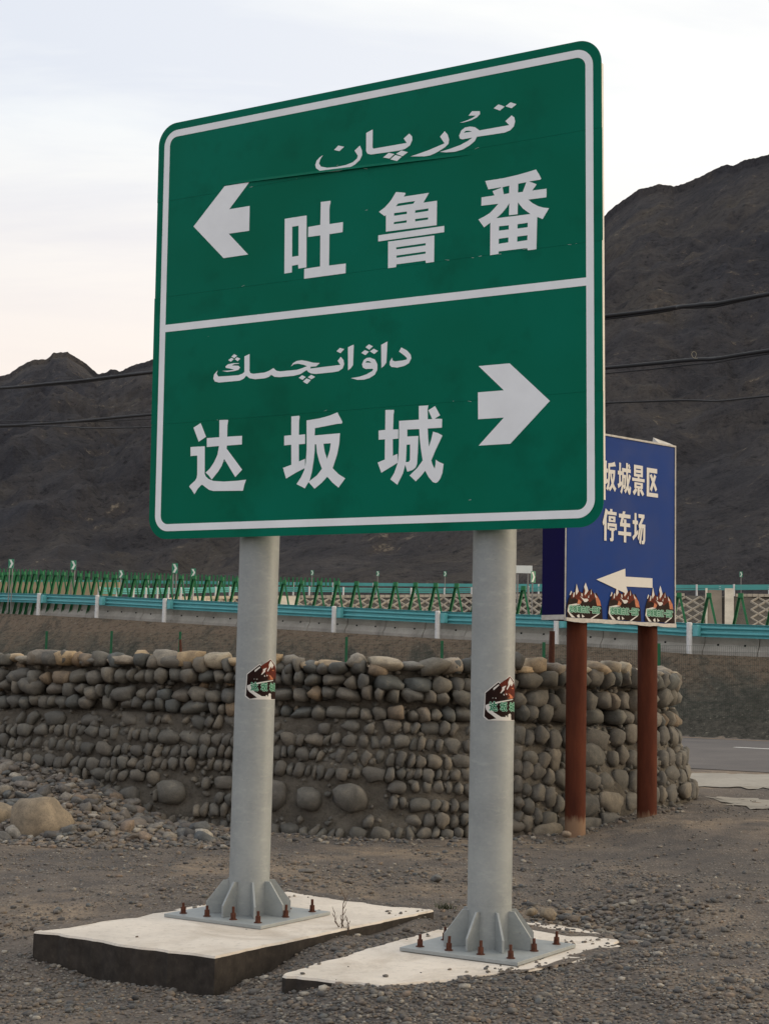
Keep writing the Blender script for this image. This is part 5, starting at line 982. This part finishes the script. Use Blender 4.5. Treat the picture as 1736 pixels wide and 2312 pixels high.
# chevron delineators
m_cg = painted("sign_green", (0.02, 0.22, 0.13), 0.4, 0.05, 5); m_cw = painted("sign_white", (0.72, 0.76, 0.74), 0.4, 0.05, 5); m_grey = painted("grey_pole", (0.24, 0.235, 0.23), 0.5, 0.15, 5)
def chevron(loc, h, rz, ground, label, group=None, s_=1.0, twin=False):
    w = h * .58; root = empty("chevron_sign", (loc[0], loc[1], ground), rz, label, "chevron sign", group); zc = loc[2] - ground
    mb = MB(); mb.box((0, 0, zc), (w, .02, h)); mb.build("board", m_cw, root)
    ring = poly_mesh([[(-w*.5, -h*.5), (w*.5, -h*.5), (w*.5, h*.5), (-w*.5, h*.5)], [(-w*.4, -h*.44), (w*.4, -h*.44), (w*.4, h*.44), (-w*.4, h*.44)]], .004); ring.transform(Matrix.Translation((0, -.0145, zc)) @ Matrix.Rotation(math.pi / 2, 4, 'X')); link_mesh("board_rim", ring, m_cg, root)
    cv = poly_mesh([[(-w*.36, h*.42), (w*.02, h*.42), (w*.37, 0), (w*.02, -h*.42), (-w*.36, -h*.42), (-w*.02, 0)]], .004); cv.transform(Matrix.Translation((0, -.0145, zc)) @ Matrix.Rotation(math.pi / 2, 4, 'X'))
    inv_ = poly_mesh([[(-w*.38, h*.43), (-w*.36, h*.43), (-w*.0, 0), (-w*.36, -h*.43), (-w*.38, -h*.43)], [(w*.04, h*.43), (w*.39, h*.43), (w*.39, 0)], [(w*.04, -h*.43), (w*.39, 0), (w*.39, -h*.43)]], .004); inv_.transform(Matrix.Translation((0, -.0145, zc)) @ Matrix.Rotation(math.pi / 2, 4, 'X')); link_mesh("chevron", inv_, m_cg, root)
    for dx in ((-.05, .06) if twin else (0,)):
        mb = MB(); mb.tube((dx, .03, 0), (dx, .03, zc + h * .2), .022 * s_, 8); mb.build("pole", m_grey, root)
    return root
for (x, y, z), lb in (((-14.75, 61.0, 5.66), "green and white chevron sign nearest the left photo edge, above the green frames"), ((-12.0, 59.6, 5.56), "middle of the three near chevron signs above the green frames"), ((-7.66, 56.6, 5.32), "right one of the three near chevron signs, left of the farther grey post")):
    chevron((x, y, z), .37, 0.1, float(gz(x)), lb, twin=True)
chevron((6.04, 62.0, 5.66), .46, 0.75, 3.0, "narrow chevron sign turned sideways between the nearer grey post and the blue sign", s_=1.3)
bd = empty("roadside_board", (5.7, 62.2, 3.0), 0, "small white horizontal board seen beside the nearer grey post, low over the rail", "board sign")
mb = MB(); mb.box((-.05, 0, 2.97), (.75, .03, .31)); mb.build("board", m_cw, bd); mb = MB(); mb.tube((.16, .04, -.2), (.16, .04, 3.05), .035, 8); mb.build("pole", m_grey, bd); mb = MB(); mb.tube((-.26, .04, -.2), (-.26, .04, 3.05), .035, 8); mb.build("pole", m_grey, bd)
mb = MB()
# ------------------------------------------------------------------ upper highway far off
FR = [(60,146,10.9),(40.17,160,11.1),(21.34,170,11.15),(7.13,182,11.2),(-13.66,180,10.85),(-18.21,165,9.80),(-20.87,150,8.80),(-22.37,138,8.05),(-24.06,130,7.65)]
FO = Vector((0, 170, 10)); fr = empty("guardrail", FO, 0, "distant teal guardrail on white posts along the upper highway", "guardrail")
m_teal2 = painted("teal_rail_paint_far", (0.09, 0.36, 0.34), 0.45, 0.1, 1)
FP = [Vector(p) for p in FR]; fc = [0.0]
for a, b in zip(FP[:-1], FP[1:]): fc.append(fc[-1] + (b - a).length)
def fat(s, P, c):
    for i in range(len(P) - 1):
        if s <= c[i + 1] or i == len(P) - 2: return P[i].lerp(P[i + 1], (s - c[i]) / (c[i + 1] - c[i]))
s = 0.0; pts = []
while s < fc[-1]: pts.append(fat(s, FP, fc)); s += 4.0
for p in pts: mb = MB(); q = p - FO; mb.tube(q - Vector((0, 0, .4)), q + Vector((0, 0, .95)), .11, 8); mb.build("post", m_pwhite, fr)
for a, b in zip(pts[:-1], pts[1:]):
    for z_, hh in ((.62, .16), (.82, .16), (.42, .14)):
        mb = MB(); off = Vector((0, .22, 0)); mb.bar(a - FO + off + Vector((0, 0, z_)), b - FO + off + Vector((0, 0, z_)), .07, hh, (0, 1, 0)); mb.build("beam", m_teal2, fr)
F2P = [Vector(p) for p in ((-75,232,14.1),(-57.24,230,14.0),(-36.57,225,14.1),(-16.38,215,13.7),(8,205,13.4),(50,180,12.6))]; f2c = [0.0]
for a, b in zip(F2P[:-1], F2P[1:]): f2c.append(f2c[-1] + (b - a).length)
F2O = Vector((0, 215, 13)); f2 = empty("guardrail", F2O, 0, "second distant teal guardrail, a thin band beyond the sand coloured wall", "guardrail")
s = 0.0; pts = []
while s < f2c[-1]: pts.append(fat(s, F2P, f2c)); s += 6.0
for p in pts: mb = MB(); q = p - F2O; mb.tube(q - Vector((0, 0, 1.2)), q + Vector((0, 0, .7)), .12, 6); mb.build("post", m_pwhite, f2)
for a, b in zip(pts[:-1], pts[1:]): mb = MB(); mb.bar(a - F2O + Vector((0, .2, .5)), b - F2O + Vector((0, .2, .5)), .08, .42, (0, 1, 0)); mb.build("beam", m_teal2, f2)
# dark green stakes in front of the second rail
st = empty("stake_fence", (-25, 222, 13), 0, "row of thin dark green stakes on the horizon above the distant rail", "stake fence"); sp_ = None
for k in range(96):
    t = k / 95; x = -60 + 54 * t; y = float(np.interp(x, [-60, -36, -16, 0], [226, 221, 211, 206])); zt = 1.5 + y * float(np.interp(x / y, [-.27, -.17, -.08], [.0650, .0643, .0634]))
    if sp_ is None: mb = MB(); mb.box((0, 0, -.9), (.20, .12, 1.8)); sp_ = mb.build("stake", m_agreen, st); o = sp_
    else: o = sp_.copy(); COL.objects.link(o)
    o.location = (x + 25, y - 222, zt - 13)
mt = painted("sand_panel", (0.40, 0.31, 0.19), 0.9, 0.12, 0.3)
mb = MB(); mb.add([(-56, 201, 10.6), (-32.5, 190, 10.6), (-32.3, 190.4, 10.6), (-55.8, 201.4, 10.6), (-56, 201, 12.70), (-32.5, 190, 12.48), (-32.3, 190.4, 12.48), (-55.8, 201.4, 12.70)], [(0,3,2,1),(4,5,6,7),(0,1,5,4),(1,2,6,5),(2,3,7,6),(3,0,4,7)]); tag(mb.build("low_wall", mt), "long low sand coloured wall seen far off between the green frames at left", "wall")
for k, (x, y, z, g_) in enumerate(((-19.57,115,8.75,5.0),(-13.56,110,8.65,5.0),(-8.39,182.2,13.64,11),(-0.63,183,13.77,11),(7.35,182.5,13.88,11),(38.39,165,13.34,11))):
    chevron((x, y, z), .60, 0.15, g_, ["small distant chevron sign left of the pylon foot", "small distant chevron sign just left of the farther grey post", "tiny distant chevron sign nearest the farther grey post on its right", "tiny distant chevron sign midway between the two grey posts", "tiny distant chevron sign left of the nearer grey post", "tiny distant pole sign at the right photo edge above the lattice slope"][k], s_=2.0)
# lattice slope protection, coping and chute
CP = [Vector(p) for p in ((60,150.5,10.45),(39.67,158,10.62),(28.37,160,10.58),(6.97,178,10.93),(-11.46,178,10.38),(-21.07,158,9.05))]; cc = [0.0]
for a, b in zip(CP[:-1], CP[1:]): cc.append(cc[-1] + (b - a).length)
LO = Vector((20, 165, 9)); m_lat = mat_concrete("lattice_concrete", (0.42, 0.37, 0.30), (0.3, 0.26, 0.2), 0.4, 0.6); m_cop = mat_concrete("coping_concrete", (0.52, 0.46, 0.37), (0.3, 0.25, 0.19), 0.4, 0.8)
ls = empty("slope_lattice", LO, 0, "concrete diamond lattice covering the far embankment slope with a row of coping blocks", "slope lattice")
def slope_pt(s, d): p = fat(s, CP, cc); q = Vector((p.x, p.y, 0)).normalized(); return p + Vector((-q.x, -q.y, -1 / 1.5)) * (d * .832) + Vector((0, 0, .10))
mb = MB(); cw, ch = 1.47, 1.62; n_ = int(cc[-1] / cw)
CHU = [s for s in np.arange(0, cc[-1], .1) if abs(slope_pt(s, 0).x / slope_pt(s, 0).y - .2215) < .0012]; chs = float(np.mean(CHU)) if CHU else 25
for i in range(n_):
    for j in range(5):
        s0 = i * cw; d0 = .45 + j * ch
        if abs(s0 + cw / 2 - chs) < 2.0: continue
        N = [slope_pt(s0 + a * cw, d0 + b * ch) for a, b in ((0, .5), (.5, 0), (1, .5), (.5, 1))]
        for a, b in ((0, 1), (1, 2), (2, 3), (3, 0)): mb.bar(N[a] - LO, N[b] - LO, .17, .18, (0, 0, 1))
        mb.box(N[1] - LO, (.26, .2, .2)); mb.box(N[0] - LO, (.26, .2, .2))
o = mb.build("lattice_beams", m_lat, ls); o['kind'] = 'stuff'
s = 0; cb = None
while s < cc[-1]:
    if not (chs - 1.2 < s < chs + 3.4):
        p = fat(s + .28, CP, cc); p2 = fat(min(s + .9, cc[-1]), CP, cc); d = (p2 - p); ang = math.atan2(d.y, d.x)
        if cb is None: mbk = MB(); mbk.box((0, 0, 0), (.52, .45, .30)); cb = mbk.build("coping_block", m_cop, ls); o = cb
        else: o = cb.copy(); COL.objects.link(o)
        o.location = p - LO + Vector((0, 0, .10)); o.rotation_euler = (0, 0, ang)
    s += .57
for ds, w_, mat, lf in ((-.9, 1.15, mat_concrete("chute_bed", (0.20, 0.165, 0.125), (0.12, 0.1, 0.08), 0.5, .6), .12), (.55, .75, m_cop, .30), (-1.75, .18, m_cop, .3)):
    mb = MB(); a = slope_pt(chs - ds, -.4) - LO + Vector((0, 0, lf)); b = slope_pt(chs - ds, 10.5) - LO + Vector((0, 0, lf)); mb.bar(a, b, .5, w_ * 1.2, (0, 0, 1)); mb.build("drainage_chute", mat, ls)
mb = MB(); vs = []
VG = [Vector(p) for p in ((-9.5,178.2,10.42),(-14,175,10.1),(-18.5,163.5,9.45),(-21.2,151,8.55))]
for p in VG: q = Vector((p.x, p.y, 0)).normalized(); vs += [p + Vector((0, 0, .22)), p - q * .9 + Vector((0, 0, -.52)), p - q * 4 + Vector((0, 0, -2.2))]
mb.add(vs, [(3*i+a, 3*i+a+1, 3*i+a+4, 3*i+a+3) for i in range(3) for a in (0, 1)]); tag(mb.build("sand_verge", m_cop), kind='structure')
# electricity pylon far away
py = empty("electricity_pylon", (-83.6, 500, 24), 0, "faint grey lattice pylon far away before the dark hillside", "pylon"); mb = MB()
lv = [(0, 1.6), (5, 1.15), (8, .75), (10.5, .40), (13.6, .06)]
for (z0_, w0), (z1_, w1) in zip(lv[:-1], lv[1:]):
    c0 = [Vector((a * w0, b * w0, z0_)) for a, b in ((-1, -1), (1, -1), (1, 1), (-1, 1))]; c1 = [Vector((a * w1, b * w1, z1_)) for a, b in ((-1, -1), (1, -1), (1, 1), (-1, 1))]
    for i in range(4): mb.tube(c0[i], c1[i], .10, 5); mb.tube(c0[i], c1[(i + 1) % 4], .07, 5); mb.tube(c1[i], c1[(i + 1) % 4], .06, 5)
for z_, w_ in ((9.2, 1.5), (11.2, 1.2)): mb.tube((-w_, 0, z_), (w_, 0, z_), .09, 5)
mb.build("tower_frame", m_grey, py)

# ------------------------------------------------------------------ overhead cables, held by two wooden poles outside the frame
m_cable = painted("black_cable", (0.016, 0.016, 0.018), 0.55, 0.2, 10)
CAB = [([(9.5, 6.5, 5.05), (6.2, 10.6, 5.02), (3.53, 14, 5.12), (2.92, 14.9, 5.21), (2.26, 15.8, 5.31), (-3.3, 21.3, 5.69), (-6.12, 24, 5.91), (-9, 26.6, 6.2), (-13, 30, 6.7)], .021, "thick black overhead cable, uppermost of the cables"),
 ([(9.5, 6.5, 4.55), (6.2, 10.7, 4.58), (3.58, 14.2, 4.63), (2.3, 16, 4.80), (-3.33, 21.5, 5.12), (-6.14, 24.2, 5.34), (-9, 26.8, 5.7), (-13, 30, 6.2)], .020, "thick black overhead cable, second from the top"),
 ([(9.5, 6.5, 4.3), (6.6, 12, 4.45), (4.03, 16, 4.54), (2.58, 18, 4.79), (-3.56, 23, 5.18), (-6.07, 26, 5.63), (-9, 28, 5.8), (-13, 30, 6.0)], .011, "thin black overhead wire, lowest of the cables"),
 ([(9.5, 6.5, 4.52), (6.2, 10.7, 4.53), (3.58, 14.2, 4.60), (2.3, 16, 4.74), (-3.33, 21.5, 5.06), (-6.14, 24.2, 5.42), (-9, 26.8, 5.75), (-13, 30, 6.1)], .007, "thin wire hanging beside the second thick cable")]
def crom(P, n=14):
    P = [Vector(p) for p in P]; o = []
    for i in range(len(P) - 1):
        p0, p1, p2, p3 = P[max(i - 1, 0)], P[i], P[i + 1], P[min(i + 2, len(P) - 1)]
        for k in range(n): t = k / n; o.append(0.5 * ((2 * p1) + (p2 - p0) * t + (2 * p0 - 5 * p1 + 4 * p2 - p3) * t * t + (3 * p1 - p0 - 3 * p2 + p3) * t ** 3))
    return o + [P[-1]]
for P, rad, lb in CAB:
    Q_ = crom(P); Q_ = [p + Vector((0, 0, .003 * math.sin(i * .9))) for i, p in enumerate(Q_)]; mb = MB(); mb.path(Q_, [rad * (1 + .06 * math.sin(i * .55)) for i in range(len(Q_))], 8)
    if rad > .02: mb.path([p + Vector((0, .01, -.016 + .012 * math.sin(i * .31))) for i, p in enumerate(Q_)], .012, 6)
    tag(mb.build("overhead_cable", m_cable, smooth=True), lb, "cable")
c0 = Vector((3.02, 15.0, 4.74)); mb = MB(); mb.path([c0 + Vector((.02 * math.cos(a) * 1.6, .0, .035 * math.sin(a) + .005)) + Vector((a * .006, 0, 0)) for a in np.linspace(-.8, 5.2, 16)], .0028, 5); tag(mb.build("wire_tie", painted("pale_wire", (.3, .27, .2), .6)), "thin pale wire tie looped round the second thick cable", "wire tie")
m_wood = painted("weathered_wood", (0.16, 0.12, 0.09), 0.85, 0.3, 5, streak=True)
for (x, y), lb in (((9.5, 6.5), "weathered wooden utility pole right of the picture carrying the cables"), ((-13, 30), "weathered wooden utility pole left of the picture carrying the cables")):
    g0 = float(ground_z(x, y)); up_ = empty("utility_pole", (x, y, g0), 0, lb, "utility pole"); mb = MB(); mb.tube((0, .13, -.3), (0, .13, 7.2), .13, 14, r2=.10); mb.build("pole", m_wood, up_, smooth=True); mb = MB(); mb.box((0, .0, 5.1 - g0 if x > 0 else 6.3 - g0), (.12, .12, 1.3)); mb.build("cross_arm", m_wood, up_)

# ------------------------------------------------------------------ small plants, twig, stones
m_twig = painted("dry_twig", (0.10, 0.065, 0.045), 0.9, 0.3, 30)
def weed(x, y, z, h, seed, label, mat=m_twig):
    r_ = random.Random(seed); root = empty("dry_weed", (x, y, z), 0, label, "weed"); mb = MB()
    for k in range(4):
        p = Vector((r_.uniform(-.012, .02), r_.uniform(-.01, .01), 0)); d = Vector((r_.uniform(-.35, .35), r_.uniform(-.2, .2), 1)).normalized(); P = [p.copy()]; hk = h * (1 if k == 0 else r_.uniform(.35, .8))
        for j in range(7):
            d = (d + Vector((r_.uniform(-.35, .35), r_.uniform(-.3, .3), .15))).normalized(); p = p + d * hk / 7; P.append(p.copy())
            if j > 1:
                e_ = (d + Vector((r_.choice([-1, 1]) * r_.uniform(.6, 1.1), r_.uniform(-.5, .5), .2))).normalized(); L_ = hk * r_.uniform(.10, .24); mb.path([p, p + e_ * L_ * .5, p + e_ * L_ + Vector((0, 0, L_ * .3))], [.0028, .0022, .0012], 4)
        mb.path(P, [.0048 - .0004 * j for j in range(8)], 5)
    mb.build("stem", mat, root); return root
weed(-0.185, 9.44, -0.06, 0.245, 4, "dry brown leafless weed growing beside the farther footing's edge")
m_herb = painted("dusty_green", (0.055, 0.062, 0.030), 0.9, 0.3, 30)
root = empty("herb_tuft", (0.46, 10.45, -0.02), 0, "small dusty green tuft on the gravel behind the nearer footing", "plant tuft"); mb = MB(); r_ = random.Random(5)
for k in range(60): a = r_.uniform(0, 6.28); l = r_.uniform(.02, .07); p = Vector((r_.gauss(0, .03), r_.gauss(0, .03), 0)); q = p + Vector((math.cos(a) * l, math.sin(a) * l, r_.uniform(.015, .05))); n_ = Vector((-math.sin(a), math.cos(a), 0)) * .004; mb.add([p - n_, p + n_, q], [(0, 1, 2)])
me = bpy.data.meshes.new("leaves"); me.from_pydata(mb.v, [], mb.f); link_mesh("leaves", me, m_herb, root)
for k, (x, y, s_, lb) in enumerate(((-2.28, 15.0, .055, "crumpled white scrap lying on the rubble right of the squarish grey stone"), (-2.95, 15.35, .03, "tiny pale blue scrap on the rubble just behind the big tan boulder"))):
    mb = MB(); r_ = random.Random(k + 3); g0 = float(ground_z(x, y)) + .035; P = [[Vector((x + (i - 1.5) * s_ * .5 + r_.uniform(-.01, .01), y + (j - 1) * s_ * .5, g0 + r_.uniform(0, .022))) for i in range(4)] for j in range(3)]
    mb.add([p for row in P for p in row], [(j * 4 + i, j * 4 + i + 1, j * 4 + i + 5, j * 4 + i + 4) for j in range(2) for i in range(3)]); tag(mb.build("litter", painted("scrap_film", (.62, .64, .66) if k == 0 else (.4, .5, .7), .6)), lb, "litter")
# rusty stump poking over the wall
mb = MB(); mb.tube((-2.14, 16.75, 1.2), (-2.18, 16.75, 1.86), .035, 8, r2=.012); tag(mb.build("rusty_rod", m_rust), "short rust red rod poking up behind the wall's cap stones at left", "rod")
mb = MB(); mb.tube((1.87, 17.1, 0.9), (1.885, 17.1, 2.05), .045, 8, r2=.03); tag(mb.build("rusty_rod", m_rust), "rust orange rod standing behind the wall, left of the nearer brown post", "rod")
for me in list(bpy.data.meshes):
    if me.users == 0: bpy.data.meshes.remove(me)
